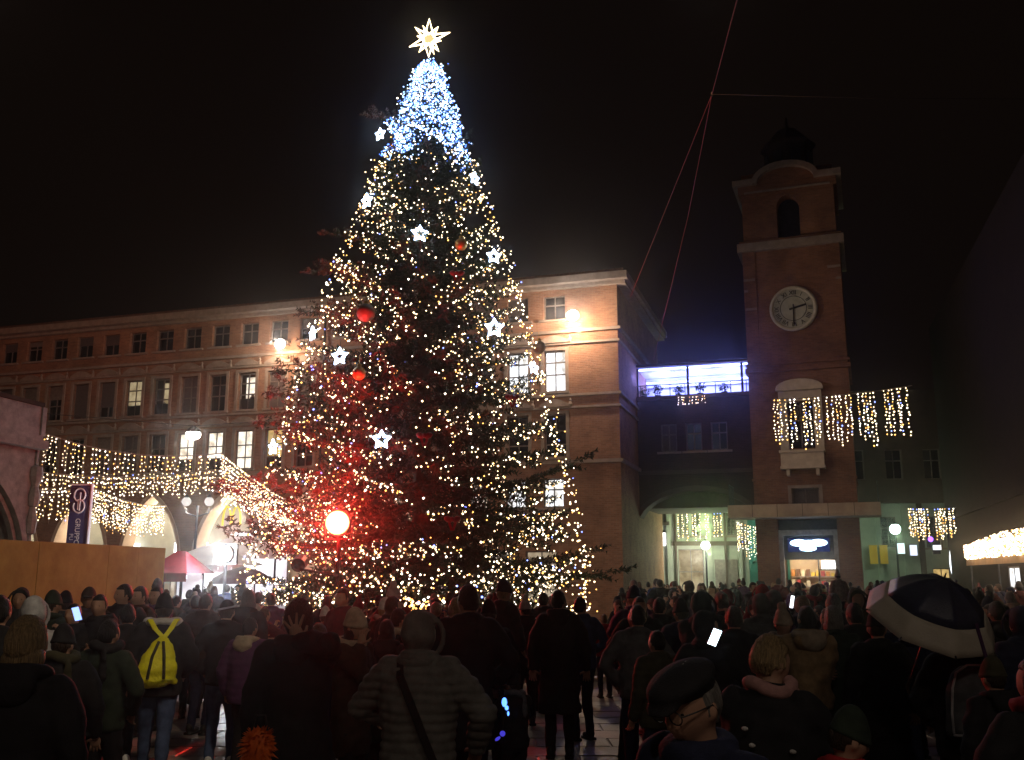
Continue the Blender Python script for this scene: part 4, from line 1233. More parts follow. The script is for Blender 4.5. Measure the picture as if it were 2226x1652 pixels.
# ice lights that fill the surface of the top
for k in range(1300):
    z = 12.1 + 2.65 * rb_.random() ** 1.15
    a = R(rb_.uniform(180 - 15, 360 + 15)); r_ = prof(z) * rb_.uniform(.78, 1.02) * (1 + .20 * math.sin(3 * a + 5.1 * z) * math.sin(2.3 * z + a) + .10 * math.sin(9 * z + 5 * a))
    c = (r_ * math.cos(a), r_ * math.sin(a), z + rb_.gauss(0, .05))
    qi.i = rb_.choices((0, 1, 2), (6, 3, 1.3))[0]; qi.octa(c, rb_.uniform(.015, .030))
# cords: vertical strings hanging down the outline and wound garlands
def along(f, n, jit, weights=(8, 2.2, 2.6, .3)):
    for k in range(n):
        c = Vector(f((k + rb_.random()) / n)) + Vector((rb_.gauss(0, jit), rb_.gauss(0, jit), rb_.gauss(0, jit)))
        near.append((-c.y, tuple(c), rb_.choices((0, 1, 2, 3), weights)[0], rb_.uniform(.013, .026)))
for deg, n in ((-12, 150), (-4, 120), (-20, 80), (188, 130), (197, 110), (205, 70), (-48, 45), (228, 60)):
    along(lambda t, a=R(deg): ((prof(12 - 11 * t) * 1.01) * math.cos(a + .05 * math.sin(9 * t)), prof(12 - 11 * t) * 1.01 * math.sin(a + .05 * math.sin(9 * t)), 12 - 11 * t), n, .09)
for z0, n in ((1.35, 130), (1.15, 110), (1.8, 70), (2.4, 60)):
    along(lambda t, z0=z0: (prof(z0) * 1.02 * math.cos(math.pi * (1 + t)), prof(z0) * 1.02 * math.sin(math.pi * (1 + t)), z0 + .12 * math.sin(14 * t)), n, .12, (5, 5, 1.5, .2))
near.sort(key=lambda x: -x[0])
print('bulbs', len(near), len(qi.f) // 8)
bme = []
for i in range(4):
    b = MB(); b.octa((0, 0, 0), 1.0); bme.append(b.mesh('bulb', BULBS[i]))
for k, (_, c, mi, r_) in enumerate(near):
    if k < 290: link('bulb', bme[mi], fw, c, None, (r_, r_, r_))
    else:
        qb.i = mi; qb.octa(c, r_)
o = qb.build('bulb', BULBS, fw); o['kind'] = 'stuff'
o = qi.build('bulb', ICE, fi); o['kind'] = 'stuff'
# small clusters near the foot
for (px, py, Y, n, sx, sz, w_, lab) in ((920, 1312, 17.9, 60, .38, .10, (3, 7, 2, .2), 'cluster of golden lights low at the foot of the tree'), (1094, 1352, 18.0, 60, .11, .20, (2, 1, 8, .1), 'bright white cone of lights at the foot of the tree')):
    c0 = at(px, py, Y)
    e = tag(empty('light_cluster', c0), lab, 'fairy lights')
    q = MB()
    for k in range(n):
        v = rb_.random()
        q.i = rb_.choices((0, 1, 2, 3), w_)[0]
        zz = rb_.uniform(-1, 1)
        q.octa((rb_.gauss(0, .55) * sx * (1 if n > 100 else (1 + zz) * .6 + .15) if sz > .15 else rb_.uniform(-1, 1) * sx, rb_.gauss(0, .05), zz * sz), rb_.uniform(.018, .03))
    o = q.build('bulb', BULBS, e); o['kind'] = 'stuff'
    q = MB(); q.tube([(0, .06, -c0.z), (0, .06, sz)], .03, 6); q.build('stake', M['bark'], e)

# ---- star on the top
stp = tag(empty('tree_topper_star', at(932, 85, 22.45)), 'large glowing many pointed star on top of the Christmas tree', 'star')
star_m = emat('star_tube_light', (1.0, .82, .50), 5.5)
arms = [(90, .56, .075), (19, .55, .06), (204, .53, .06), (270, .50, .075), (138, .48, .05), (56, .40, .05), (307, .42, .05), (236, .43, .05), (113, .40, .03), (288, .44, .03), (-10, .30, .05), (165, .30, .05)]
for a, L, hw in arms:
    d = Vector((math.cos(R(a)), 0, math.sin(R(a)))); n_ = Vector((-d.z, 0, d.x))
    q = MB(); q.tube([d * .10 + n_ * hw * 1.5, d * L, d * .10 - n_ * hw * 1.5], .026, 6); q.build('light_tube', star_m, stp)
q = MB(); q.lathe([(0, -.05), (.16, -.05), (.16, .05), (0, .05)], (0, 0.04, 0), 10, (0, 1, 0)); q.build('hub', emat('star_hub', (1.0, .62, .25), 1.2), stp)
q = MB(); q.tube([(0, .06, -.1), (0, .06, -.75)], .025, 6); q.build('pole', M['metal'], stp)
point('star_light', (0, -.2, 0), 8, (1, .8, .5), stp, .2)

# ---- ornaments: LED stars, baubles, bows
star_led = emat('led_star', (.55, .72, 1.0), 12)
def led_star(px, py, size, label, turn=0.0):
    # stands on the surface of the crown
    for k in range(40):
        Y = TY - 5 + k * .12
        p = at(px, py, Y); rr = math.hypot(p.x - TX, p.y - TY)
        if rr <= prof(p.z) * 1.06: break
    else:
        p = at(px, py, TY)
    size *= .88
    e = tag(empty('led_star', p, turn), label, 'star ornament', 'white star ornaments on the tree')
    pts = []
    for k in range(10):
        a = R(90 + 36 * k); r_ = size * (1 if k % 2 == 0 else .48)
        pts.append((r_ * math.cos(a), 0, r_ * math.sin(a)))
    q = MB(); q.tube(pts, size * .2, 6, True); q.build('light_tube', star_led, e)
    q = MB(); q.tube([(0, .01, size), (0, .02, size + .2)], .008, 4); q.build('hanger', M['metal'], e)
    point('star_light', (0, -.12, 0), 9, (.6, .75, 1.0), e, .1)
for px, py, s_, lab, tn in ((797, 437, .19, 'tilted white star ornament high on the left edge of the tree', -.7), (912, 508, .20, 'white star ornament hanging high in the middle of the tree', .3), (1073, 557, .18, 'white star ornament on the upper right edge of the tree', .3),
                            (1031, 388, .17, 'white star ornament on the right edge just below the blue lights', .9), (679, 725, .17, 'narrow white star ornament on the left edge above the floodlight', -1.0), (738, 775, .20, 'white star ornament just right of the left wall floodlight', -.4),
                            (1074, 713, .22, 'bluish white star ornament halfway up on the right of the tree', .2), (829, 956, .20, 'white star ornament left of the trunk above the red spotlight', .0), (593, 972, .18, 'white star ornament on the far left edge beside the lit windows', -.8), (826, 292, .17, 'white star ornament on the left edge among the blue lights', -.6), (1160, 800, .15, 'white star ornament on the right edge near the lit window', .8)):
    led_star(px, py, s_, lab, tn)
M['gold'] = pmat('gold_foil', (.55, .36, .09), (.42, .26, .06), 6, .42, 0, None, .6)
M['red_foil'] = pmat('red_foil', (.28, .012, .018), (.20, .01, .012), 6, .35, 0, None, .1)
M['copper'] = pmat('copper_glass', (.22, .15, .09), (.15, .10, .06), 5, .5, 0, None, .2)
def surf(px, py, k_=1.04):
    for k in range(60):
        p = at(px, py, TY - 5 + k * .08)
        if math.hypot(p.x - TX, p.y - TY) <= prof(p.z) * k_: return p
    return at(px, py, TY)
for px, py, r_, mt, lab in ((795, 680, .20, 'copper', 'large copper coloured glass ball on the left of the tree'), (1171, 755, .16, 'copper', 'rosy glass ball on the right edge of the tree near the floodlight'), (780, 812, .14, 'gold', 'gold ball low on the left of the tree under the star'), (1002, 531, .14, 'gold', 'gold ball high on the right of the tree')):
    e = tag(empty('bauble', surf(px, py)), lab, 'bauble', 'big balls hanging on the tree')
    q = MB(); q.ell((0, 0, 0), (r_, r_, r_), None, 20, 14); q.build('ball', M[mt], e, True)
    q = MB(); q.lathe([(.05, r_ - .02), (.05, r_ + .05), (.02, r_ + .06)], (0, 0, 0), 8); q.tube([(0, 0, r_ + .05), (0, 0, r_ + .25)], .006, 4); q.build('cap', M['gold'], e)
for px, py, lab in ((993, 597, 'red bow high on the right of the tree'), (1113, 866, 'red bow on the lower right of the tree'), (922, 950, 'red bow beside the trunk, low in the middle'), (983, 1132, 'red bow near the lowest boughs right of the trunk')):
    e = tag(empty('ribbon_bow', surf(px, py)), lab, 'bow', 'red bows on the tree')
    for sgn in (-1, 1):
        q = MB(); q.ell((sgn * .08, 0, .03), (.09, .05, .06), Euler((0, sgn * -.4, 0)), 10, 8); q.build('loop', M['red_foil'], e, True)
        q = MB(); q.obox((sgn * .04, 0, -.10), (.025, 0, 0), (0, .012, 0), (sgn * .03, 0, .09)); q.build('tail', M['red_foil'], e)
    q = MB(); q.ell((0, -.02, .03), (.05, .05, .05), None, 8, 6); q.build('knot', M['red_foil'], e)

# ---- red spotlight in front of the tree
rp0 = at(733, 1136, 19.0)
rs_ = tag(empty('red_spotlight', rp0), 'dazzling red spotlight with white hot lens in front of the tree', 'spotlight')
q = MB(); q.ell((0, 0, 0), (.23, .07, .23), None, 32, 16); q.build('lens', lens_mat('red_hot_lens', ((0, (1, .92, .66)), (.62, (1, .78, .40)), (.82, (.8, .25, .08)), (1.0, (.5, .02, .008))), .25, 18), rs_, True)
q = MB(); q.lathe([(.25, 0), (.26, .05), (.25, .22), (.16, .36), (.08, .4)], (0, .035, 0), 16, (0, 1, 0)); q.build('housing', M['metal'], rs_)
q = MB(); q.tube([(0, .22, -.25), (0, .22, -rp0.z)], .04, 6); q.tube([(-.27, .2, 0), (-.27, .22, -.3), (.27, .22, -.3), (.27, .2, 0)], .02, 5); q.build('stand', M['metal'], rs_)
q = MB(); q.lathe([(.13, 0), (.14, .05), (.13, .25), (.05, .32)], (-.45, -1.05, -.75), 12, (0, -.9, -.3)); q.tube([(-.45, -.9, -.9), (0, -.3, -1.0), (0, .22, -1.0)], .025, 5); q.build('added_head', M['metal'], rs_)  # extra lamp head added to redden the boughs
point('lamp_light', (-.45, -.98, -.70), 8500, (1.0, .010, .010), rs_, .1, 104, .9, (-.16, .70, .68))  # strong red light from the added head
point('lamp_light', (0.1, .75, .3), 60, (1.0, .012, .012), rs_, .2)  # red light added inside the crown
point('lamp_light', (0, -.36, 0), 900, (1.0, .03, .015), rs_, .2, 80, .6, (.19, -1, -.05))
point('lamp_light', (.0, -.55, .05), 120, (1.0, .016, .018), rs_, .12)

# ---- low white fence round the tree
fz = tag(empty('picket_fence', (TX, TY, 0)), 'low pale picket fence round the foot of the tree with amber garland', 'fence')
M['picket'] = pmat('picket_white', (.62, .60, .56), (.5, .48, .45), 4, .7)
q = MB(); q.box(-.06, .06, -.012, .012, .04, .92); q.add([(-.06, -.012, .92), (.06, -.012, .92), (0, 0, 1.02), (-.06, .012, .92), (.06, .012, .92)], [(0, 1, 2), (4, 3, 2), (1, 4, 2), (3, 0, 2)])
pme = q.mesh('picket', M['picket'])
FR = 4.55
nP = 150
for k in range(nP):
    a = math.pi * (.92 + 1.16 * k / nP)
    link('picket', pme, fz, (FR * math.cos(a), FR * math.sin(a), 0), (rt.uniform(-.03, .03), 0, a + math.pi / 2))
for zz in (.3, .75):
    q = MB(); q.tube([((FR + .03) * math.cos(math.pi * (.92 + 1.16 * k / 40)), (FR + .03) * math.sin(math.pi * (.92 + 1.16 * k / 40)), zz) for k in range(41)], .025, 5); q.build('rail', M['picket'], fz)
gl = tag(empty('amber_garland', (TX, TY, 0)), 'amber glowing garland along the top of the picket fence', 'fairy lights')
q = MB()
for k in range(170):
    a = math.pi * (1.0 + 1.0 * rb_.random()); q.i = rb_.choices((0, 1), (1, 4))[0]
    q.octa(((FR + .05) * math.cos(a), (FR + .05) * math.sin(a), 1.0 + rb_.uniform(-.08, .05)), .022)
o = q.build('bulb', BULBS, gl); o['kind'] = 'stuff'


# ---- added thin even haze, scattering mostly forward, stands in for glare round the lamps
ADDED_HAZE = .0015
q = MB(); q.box(-48, 48, -14, 92, -1.2, 27.2)
hz = tag(q.build('added_haze', []), 'thin haze added over the square to make the lamps glow', kind='stuff')
hm = bpy.data.materials.new('glow_haze'); hm.use_nodes = True
hn = hm.node_tree; hn.nodes.remove(hn.nodes['Principled BSDF'])
pv = hn.nodes.new('ShaderNodeVolumePrincipled'); pv.inputs['Density'].default_value = ADDED_HAZE; pv.inputs['Color'].default_value = (.95, .95, .95, 1); pv.inputs['Anisotropy'].default_value = .96
hn.links.new(pv.outputs[0], hn.nodes['Material Output'].inputs['Volume'])
hz.data.materials.append(hm)


# ================================================================== PEOPLE
from mathutils import noise as mnoise
dgp = bpy.context.evaluated_depsgraph_get


def remesh(mb, voxel, smooth=3, wrinkle=0.0, quilt=None, seed=0, flat=None):
    """union of closed shapes -> one continuous smoothed skin, with optional cloth wrinkles or quilting"""
    me = mb.mesh('raw', [])
    o = bpy.data.objects.new('raw', me); col.objects.link(o)
    m = o.modifiers.new('r', 'REMESH'); m.mode = 'VOXEL'; m.voxel_size = voxel
    if smooth:
        s = o.modifiers.new('s', 'SMOOTH'); s.factor = .5; s.iterations = smooth
    out = bpy.data.meshes.new_from_object(o.evaluated_get(dgp()))
    bpy.data.objects.remove(o); bpy.data.meshes.remove(me)
    if wrinkle or quilt:
        ns = [v.normal.copy() for v in out.vertices]
        for v, n in zip(out.vertices, ns):
            d = 0.0
            if wrinkle:
                p = v.co
                d += wrinkle * (mnoise.noise(Vector((p.x * 5 + seed, p.y * 5, p.z * 9))) + .5 * mnoise.noise(Vector((p.x * 13, p.y * 13 + seed, p.z * 22))))
            if quilt:
                d += quilt[1] * (abs(math.sin(math.pi * (v.co.z + .012 * mnoise.noise(v.co * 7)) / quilt[0])) ** .6 - .6)
            v.co += n * d
    out.polygons.foreach_set("use_smooth", [True] * len(out.polygons))
    out.update()
    return out


def loft(mb, rings, n=16):
    base = len(mb.v)
    for cx, cy, cz, rx, ry in rings:
        for k in range(n):
            t = 2 * math.pi * k / n
            mb.v.append((cx + rx * math.cos(t), cy + ry * math.sin(t), cz))
    for i in range(len(rings) - 1):
        for k in range(n):
            a, b = base + i * n, base + (i + 1) * n
            mb.f.append((a + k, a + (k + 1) % n, b + (k + 1) % n, b + k)); mb.m.append(mb.i)
    mb.f.append(tuple(base + k for k in reversed(range(n)))); mb.m.append(mb.i)
    mb.f.append(tuple(base + (len(rings) - 1) * n + k for k in range(n))); mb.m.append(mb.i)


def limb(mb, pts, rs, n=10):
    mb.tube(pts, rs, n)
    for p, r in zip(pts, rs): mb.ell(p, (r, r, r), None, 10, 8)


def ik(a, b, l1, l2, pole):
    a, b = Vector(a), Vector(b)
    d = b - a; L = min(d.length, l1 + l2 - .005); dn = d.normalized()
    x = (l1 * l1 - l2 * l2 + L * L) / (2 * L); y = math.sqrt(max(0, l1 * l1 - x * x))
    p = Vector(pole); p = (p - dn * p.dot(dn)).normalized()
    return a + dn * x + p * y, a + dn * L


def head_shape(th, ph):
    """unit direction angles -> surface point of the head, y forward"""
    x, y, z = math.sin(th) * math.cos(ph), math.sin(th) * math.sin(ph), math.cos(th)
    X, Y, Z = .076 * x, .098 * y, .118 * z
    if Z < -.01:
        t = min(1, (-.01 - Z) / .108)
        X *= 1 - .34 * t
        if Y > 0: Y *= 1 - .10 * t
        else: Y *= 1 - .35 * t
    if Z > .05: Y -= .008 * (Z - .05) / .06
    g = lambda a, s: math.exp(-(a / s) ** 2)
    if y > .15:
        Y += .026 * g(X, .013) * g(Z + .022, .022) + .010 * g(X, .010) * g(Z - .010, .022)
        Y -= .011 * (g(X - .031, .015) + g(X + .031, .015)) * g(Z - .012, .013)
        Y += .005 * g(Z - .036, .010) * g(X, .05)
        Y += .007 * g(X, .022) * g(Z + .060, .008) + .006 * g(X, .020) * g(Z + .074, .008) - .004 * g(X, .03) * g(Z + .067, .004)
        Y += .010 * g(X, .022) * g(Z + .100, .016)
    return X, Y, Z


def head_grid(mb, fn, M_, n=36, m=26):
    base = len(mb.v)
    for i in range(1, m):
        th = math.pi * i / m
        for k in range(n):
            ph = 2 * math.pi * (k + .0) / n
            mb.v.append(tuple(M_ @ Vector(fn(th, ph))))
    top = len(mb.v); mb.v.append(tuple(M_ @ Vector(fn(.001, 0)))); bot = len(mb.v); mb.v.append(tuple(M_ @ Vector(fn(math.pi - .001, 0))))
    for i in range(m - 2):
        for k in range(n):
            a, b = base + i * n, base + (i + 1) * n
            mb.f.append((a + k, b + k, b + (k + 1) % n, a + (k + 1) % n)); mb.m.append(mb.i)
    for k in range(n):
        mb.f.append((top, base + k, base + (k + 1) % n)); mb.m.append(mb.i)
        e = base + (m - 2) * n
        mb.f.append((bot, e + (k + 1) % n, e + k)); mb.m.append(mb.i)


def hand_shape(mb, wrist, d, nrm, side, curl=.5, spread=.15):
    """palm, four unequal fingers with two bends, thumb from the side of the palm"""
    w, d = Vector(wrist), Vector(d).normalized()
    n = Vector(nrm); n = (n - d * n.dot(d)).normalized()
    s = d.cross(n) * side
    R3 = Matrix((s, n, d)).transposed()
    pc = w + d * .05
    mb.ell(pc, (.042, .018, .056), R3.to_quaternion(), 10, 8)
    mb.tube([w - d * .03, w + d * .03], [.026, .028], 8)
    for k, (off, L) in enumerate(((-.030, .066), (-.010, .078), (.010, .074), (.029, .058))):
        b = w + d * .085 + s * off
        fd = (d + s * spread * (k - 1.5) * .8).normalized()
        p1 = b + fd * L * .45
        f2 = (fd * math.cos(curl) + n * math.sin(curl)).normalized()
        p2 = p1 + f2 * L * .35
        f3 = (fd * math.cos(curl * 1.9) + n * math.sin(curl * 1.9)).normalized()
        p3 = p2 + f3 * L * .3
        mb.tube([b - fd * .03, p1, p2, p3], [.0098, .0092, .0082, .0062], 6)
    b = w + d * .03 - s * .034
    t1 = (d * .55 - s * .75 + n * .35).normalized()
    p1 = b + t1 * .035; p2 = p1 + (d * .85 - s * .3 + n * .45).normalized() * .030
    mb.tube([b - t1 * .02, p1, p2], [.0125, .0105, .0075], 6)


HEADC = 1.605


def person_meshes(key, rh=None, lh=None, rpole=(.5, -.8, -.3), lpole=(-.5, -.8, -.3), rf=(.10, .0, 0), lf=(-.10, 0, 0), lean=0.0, yaw=0.0, pitch=0.0, coat_len=.84, bulk=1.0, flare=0.0, quilt=None, voxel=.022, rcurl=.5, lcurl=.5, rnrm=(0, 1, 0), lnrm=(0, 1, 0), spread=.15, collar=True, seed=0, rdir=None, ldir=None):
    """meshes of one pose: continuous body, coat, trousers, two shoes"""
    out = {}
    def L(p):   # forward lean about the hips
        p = Vector(p)
        if lean and p.z > .95:
            q = p - Vector((0, 0, .95)); q.rotate(Euler((-lean, 0, 0))); return q + Vector((0, 0, .95))
        return p
    hc = L((0, .02, HEADC))
    hrot = Euler((-lean * .6 - pitch, 0, yaw), 'XYZ')
    HM = Matrix.Translation(hc) @ Matrix.Rotation(yaw, 4, 'Z') @ Matrix.Rotation(pitch, 4, 'X') @ Matrix.Scale(1.01, 4)
    out['head'] = HM
    sh = {1: L((.185, 0, 1.415)), -1: L((-.185, 0, 1.415))}
    b = MB(); c = MB()
    ends = {}
    for sd, tgt, pole in ((1, rh, rpole), (-1, lh, lpole)):
        t = L(tgt) if tgt is not None else L((sd * .29, .05, .90))
        e_, w_ = ik(sh[sd], t, .29, .27, pole)
        ends[sd] = (e_, w_)
        limb(b, [sh[sd], e_, w_], [.05, .042, .030], 8)
        limb(c, [sh[sd] - Vector((sd * .02, 0, .01)), (sh[sd] + e_) / 2, e_, (e_ + w_) / 2, w_ + (e_ - w_).normalized() * .02], [.088 * bulk, .08 * bulk, .070 * bulk, .062 * bulk, .052 * bulk], 10)
    # torso and legs of the body
    body_rings = [(0, 0, .88, .15, .10), (0, 0, 1.05, .14, .095), (0, 0, 1.25, .165, .105), (0, 0, 1.40, .16, .09), (0, 0, 1.45, .09, .07)]
    loft(b, [(*L((x, y, z)), rx, ry) for x, y, z, rx, ry in body_rings])
    b.tube([L((0, -.01, 1.42)), hc + Vector((0, -.02, -.06))], [.062, .056], 10)
    legs = {}
    t_ = MB()
    loft(t_, [(0, 0, .80, .15, .12), (0, 0, .90, .165, .125), (0, 0, 1.02, .15, .115)])
    for sd, f in ((1, rf), (-1, lf)):
        hip = Vector((sd * .09, 0, .90)); ank = Vector((f[0], f[1], .09 + f[2]))
        kn, an = ik(hip, ank, .42, .40, (0, 1, 0))
        legs[sd] = (kn, an)
        limb(b, [hip, kn, an], [.075, .05, .036], 8)
        limb(t_, [hip, (hip + kn) / 2, kn, (kn + an) / 2, an + Vector((0, 0, .0))], [.098, .086, .070, .064, .056], 10)
    head_grid(b, head_shape, HM)
    for sd in (1, -1): b.ell(HM @ Vector((sd * .077, -.008, -.008)), (.010, .019, .031), HM.to_quaternion(), 8, 6)
    body = remesh(b, .012 if voxel < .02 else .014, 2)
    # add the hands (their fingers stay apart)
    hb = MB()
    for sd, cu, nr, dr in ((1, rcurl, rnrm, rdir), (-1, lcurl, lnrm, ldir)):
        e_, w_ = ends[sd]
        hand_shape(hb, w_, (w_ - e_) if dr is None else dr, nr, sd, cu, spread)
    hm = hb.mesh('hands', [], True)
    bm = bmesh.new(); bm.from_mesh(body); bm.from_mesh(hm)
    bm.to_mesh(body); bm.free(); bpy.data.meshes.remove(hm)
    body.polygons.foreach_set("use_smooth", [True] * len(body.polygons))
    out['body'] = body
    hem = coat_len
    rings = [(0, 0, hem, (.195 + flare) * bulk, (.15 + flare * .8) * bulk), (0, 0, (hem + 1.05) / 2, (.195 + flare * .5) * bulk, (.148 + flare * .4) * bulk), (0, 0, 1.05, .183 * bulk, .14 * bulk), (0, 0, 1.24, .205 * bulk, .15 * bulk), (0, 0, 1.36, .205 * bulk, .138 * bulk), (0, 0, 1.43, .160 * bulk, .118 * bulk), (0, 0, 1.475, .105, .092), (0, -.005, 1.515, .088, .086)]
    loft(c, [(*L((x, y, z)), rx, ry) for x, y, z, rx, ry in rings], 18)
    if collar:
        cc = L((0, .0, 1.488))
        c.tube([cc + Vector((.082 * math.cos(t), .08 * math.sin(t), .012 * math.sin(t) * -1)) for t in [2 * math.pi * k / 14 for k in range(14)]], .036 * bulk, 8, True)
    out['coat'] = remesh(c, voxel, 3, .017 if not quilt else .006, quilt, seed + len(key))
    out['trousers'] = remesh(t_, .024, 3, .011, None, seed + 3)
    s1 = []
    for sd in (1, -1):
        q = MB(); a = legs[sd][1]; f = Vector((0, 1, 0)); f.z = -.0
        tilt = Euler((R(-35), 0, 0)) if a.z > .14 else None
        q.ell(a + Vector((0, .055, -.045)), (.046, .135, .042), tilt, 12, 8)
        q.ell(a + Vector((0, -.02, -.01)), (.045, .06, .06), tilt, 10, 8)
        q.box(a.x - .046, a.x + .046, a.y - .075, a.y + .165, a.z - .088, a.z - .06) if a.z < .14 else None
        s1.append(q.mesh('shoe', [], True))
    out['shoes'] = s1
    out['wrist'] = ends
    return out


# ---- headgear, in the frame of the head
def hair_fn(style):
    sd = {'short': 3, 'long': 5, 'bob': 9, 'curly': 14}.get(style, 1)
    def fn(th, ph):
        x, y, z = head_shape(th, ph)
        dirv = Vector((x, y, z)).normalized()
        k = 1.075 + .05 * mnoise.noise(dirv * 3 + Vector((sd, 0, 0))) + .03 * mnoise.noise(Vector((dirv.x * 11, dirv.y * 11, dirv.z * 4 + sd)))
        if style == 'curly': k += .10 + .08 * mnoise.noise(dirv * 9)
        if style == 'bob': k += .08
        face = y > .018 and z < .062 - .10 * max(0, .07 - y)
        low = z < (-.055 if style == 'short' else -.10) 
        ear = abs(x) > .05 and z < -.02 and y > -.035 and style == 'short'
        if face or low or ear: k = .86
        return x * k, y * k - (.006 if not face else 0), z * k + (.006 if z > 0 else 0)
    return fn


I4 = Matrix.Identity(4)
HAIR = {}
q = MB(); head_grid(q, hair_fn('short'), I4); HAIR['short'] = q.mesh('hair', [], True)
q = MB(); head_grid(q, hair_fn('curly'), I4); HAIR['curly'] = remesh(q, .012, 1, .006)
q = MB(); head_grid(q, hair_fn('long'), I4); q.ell((0, -.052, -.15), (.088, .050, .17), None, 14, 10); q.ell((.068, -.01, -.12), (.028, .045, .13), None, 10, 8); q.ell((-.068, -.01, -.12), (.028, .045, .13), None, 10, 8); HAIR['long'] = remesh(q, .011, 2, .006)
q = MB(); head_grid(q, hair_fn('bob'), I4); q.ell((0, -.035, -.055), (.100, .075, .085), None, 16, 10); HAIR['bob'] = remesh(q, .010, 2, .007)
q = MB(); head_grid(q, hair_fn('short'), I4); q.ell((0, -.10, .07), (.045, .04, .045), None, 10, 8); HAIR['bun'] = remesh(q, .011, 2, .004)


def cap_fn(k0, rim, tall=0.0):
    def fn(th, ph):
        x, y, z = head_shape(th, ph)
        if z > rim: return x * k0, y * k0 - .004, z * k0 + .008 + tall * max(0, (z - rim) / .1) ** 2
        return x * .8, y * .8, z * .8
    return fn


def beanie(pom):
    q = MB(); head_grid(q, cap_fn(1.14, .012, .03), I4)
    q.tube([(.078 * math.cos(t), .099 * math.sin(t) - .004, .022 - .012 * math.sin(t)) for t in [2 * math.pi * k / 20 for k in range(20)]], .016, 8, True)
    if pom: q.ell((0, -.01, .185), (.05, .05, .048), None, 12, 8)
    return remesh(q, .011, 2, .005)
HAIR['beanie'] = beanie(False); HAIR['pompom'] = beanie(True)
q = MB(); head_grid(q, cap_fn(1.10, .03, -.01), I4); q.ell((0, .018, .088), (.098, .126, .040), Euler((R(-9), 0, 0)), 18, 8); q.ell((0, .108, .045), (.064, .055, .012), Euler((R(-20), 0, 0)), 14, 6); HAIR['flatcap'] = remesh(q, .010, 2, .003)
q = MB(); head_grid(q, cap_fn(1.13, .015), I4); q.ell((0, .11, .03), (.07, .07, .010), Euler((R(-10), 0, 0)), 14, 6); HAIR['cap'] = remesh(q, .011, 2)


def hood_mesh(vox=.014, quilt=None):
    q = MB()
    def fn(th, ph):
        x, y, z = head_shape(th, ph)
        k = 1.22
        if y > .045 and z < .075: return x * .9, y * .78, z * .9
        return x * k * 1.04, y * k - .022, z * 1.22 + .012
    head_grid(q, fn, I4)
    q.ell((0, -.045, -.135), (.125, .095, .075), None, 16, 10)
    q.tube([(.105 * math.cos(t), .062 + .012 * math.cos(2 * t), .0 + .125 * math.sin(t)) for t in [2 * math.pi * k / 20 for k in range(20)]], .016, 8, True)
    return remesh(q, vox, 3, .006, quilt)
HAIR['hood'] = hood_mesh()
HAIR['bald'] = None

# ---- colours
def cloth(name, c, rough=.85):
    return pmat(name, c, tuple(x * .6 for x in c), 14, rough, .25, 160)
CLOTH = {n: cloth('cloth_' + n.replace(' ', '_'), c) for n, c in {
    'black': (.016, .015, .017), 'charcoal': (.035, .034, .037), 'navy': (.018, .022, .055), 'dark brown': (.05, .030, .022), 'dark green': (.025, .038, .024), 'burgundy': (.10, .018, .024), 'dark red': (.22, .020, .025),
    'grey': (.12, .12, .125), 'olive': (.06, .055, .03), 'tan': (.34, .23, .12), 'blue': (.035, .055, .16), 'light grey': (.42, .42, .44), 'red': (.45, .025, .03), 'white': (.62, .60, .58), 'beige': (.42, .34, .25), 'denim': (.065, .095, .19), 'rose': (.45, .24, .22), 'purple': (.09, .03, .10), 'slate': (.15, .145, .132)}.items()}
SKIN = pmat('skin', (.42, .245, .165), (.34, .19, .13), 8, .55, .1, 200)
def hair_mat(name, c):
    m = pmat(name, c, tuple(x * .35 for x in c), 1.0, .5, .9, 1.0, 0, .35)
    nt = m.node_tree
    tc = [n for n in nt.nodes if n.type == 'TEX_COORD'][0]
    mp = nt.nodes.new('ShaderNodeMapping'); mp.inputs['Scale'].default_value = (150, 150, 14)
    nt.links.new(tc.outputs['Object'], mp.inputs['Vector'])
    for n in [n for n in nt.nodes if n.type == 'TEX_NOISE']: nt.links.new(mp.outputs[0], n.inputs['Vector'])
    return m
HAIRC = {n: hair_mat('hair_' + n, c) for n, c in {'black': (.014, .011, .010), 'brown': (.055, .032, .020), 'blond': (.40, .27, .13), 'grey': (.26, .24, .22), 'auburn': (.10, .035, .018)}.items()}
SHOEC = {'black': pmat('shoe_black', (.02, .02, .02), None, 5, .5), 'white': pmat('shoe_white', (.62, .62, .62), (.5, .5, .5), 9, .6), 'brown': pmat('shoe_brown', (.07, .04, .025), None, 5, .55)}
M['eye'] = pmat('eye_dark', (.03, .022, .018), (.02, .015, .012), 5, .2)

POSE = {}
def pose(key, **kw):
    if key not in POSE: POSE[key] = person_meshes(key, **kw)
    return POSE[key]
pose('stand')
pose('pockets', rh=(.215, .10, .98), lh=(-.215, .10, .98), rpole=(.9, -.7, 0), lpole=(-.9, -.7, 0), rf=(.12, .05, 0), seed=2)
pose('phone', rh=(.10, .36, 1.46), lh=(-.08, .34, 1.40), rpole=(.6, -.1, -1), lpole=(-.6, -.1, -1), rcurl=1.0, lcurl=1.0, rdir=(-.1, .3, 1), ldir=(.1, .3, 1), rnrm=(-1, .3, 0), lnrm=(1, .3, 0), pitch=.05, seed=3)
pose('fold', rh=(-.10, .22, 1.17), lh=(.10, .24, 1.13), rpole=(.8, .2, -.8), lpole=(-.8, .2, -.8), yaw=.5, seed=4)
pose('walk', rh=(.25, .22, .95), lh=(-.26, -.18, .93), rf=(.07, -.34, .10), lf=(-.07, .26, 0), lean=.06, seed=5)
pose('long', coat_len=.46, flare=.035, bulk=1.03, yaw=-.35, seed=6)
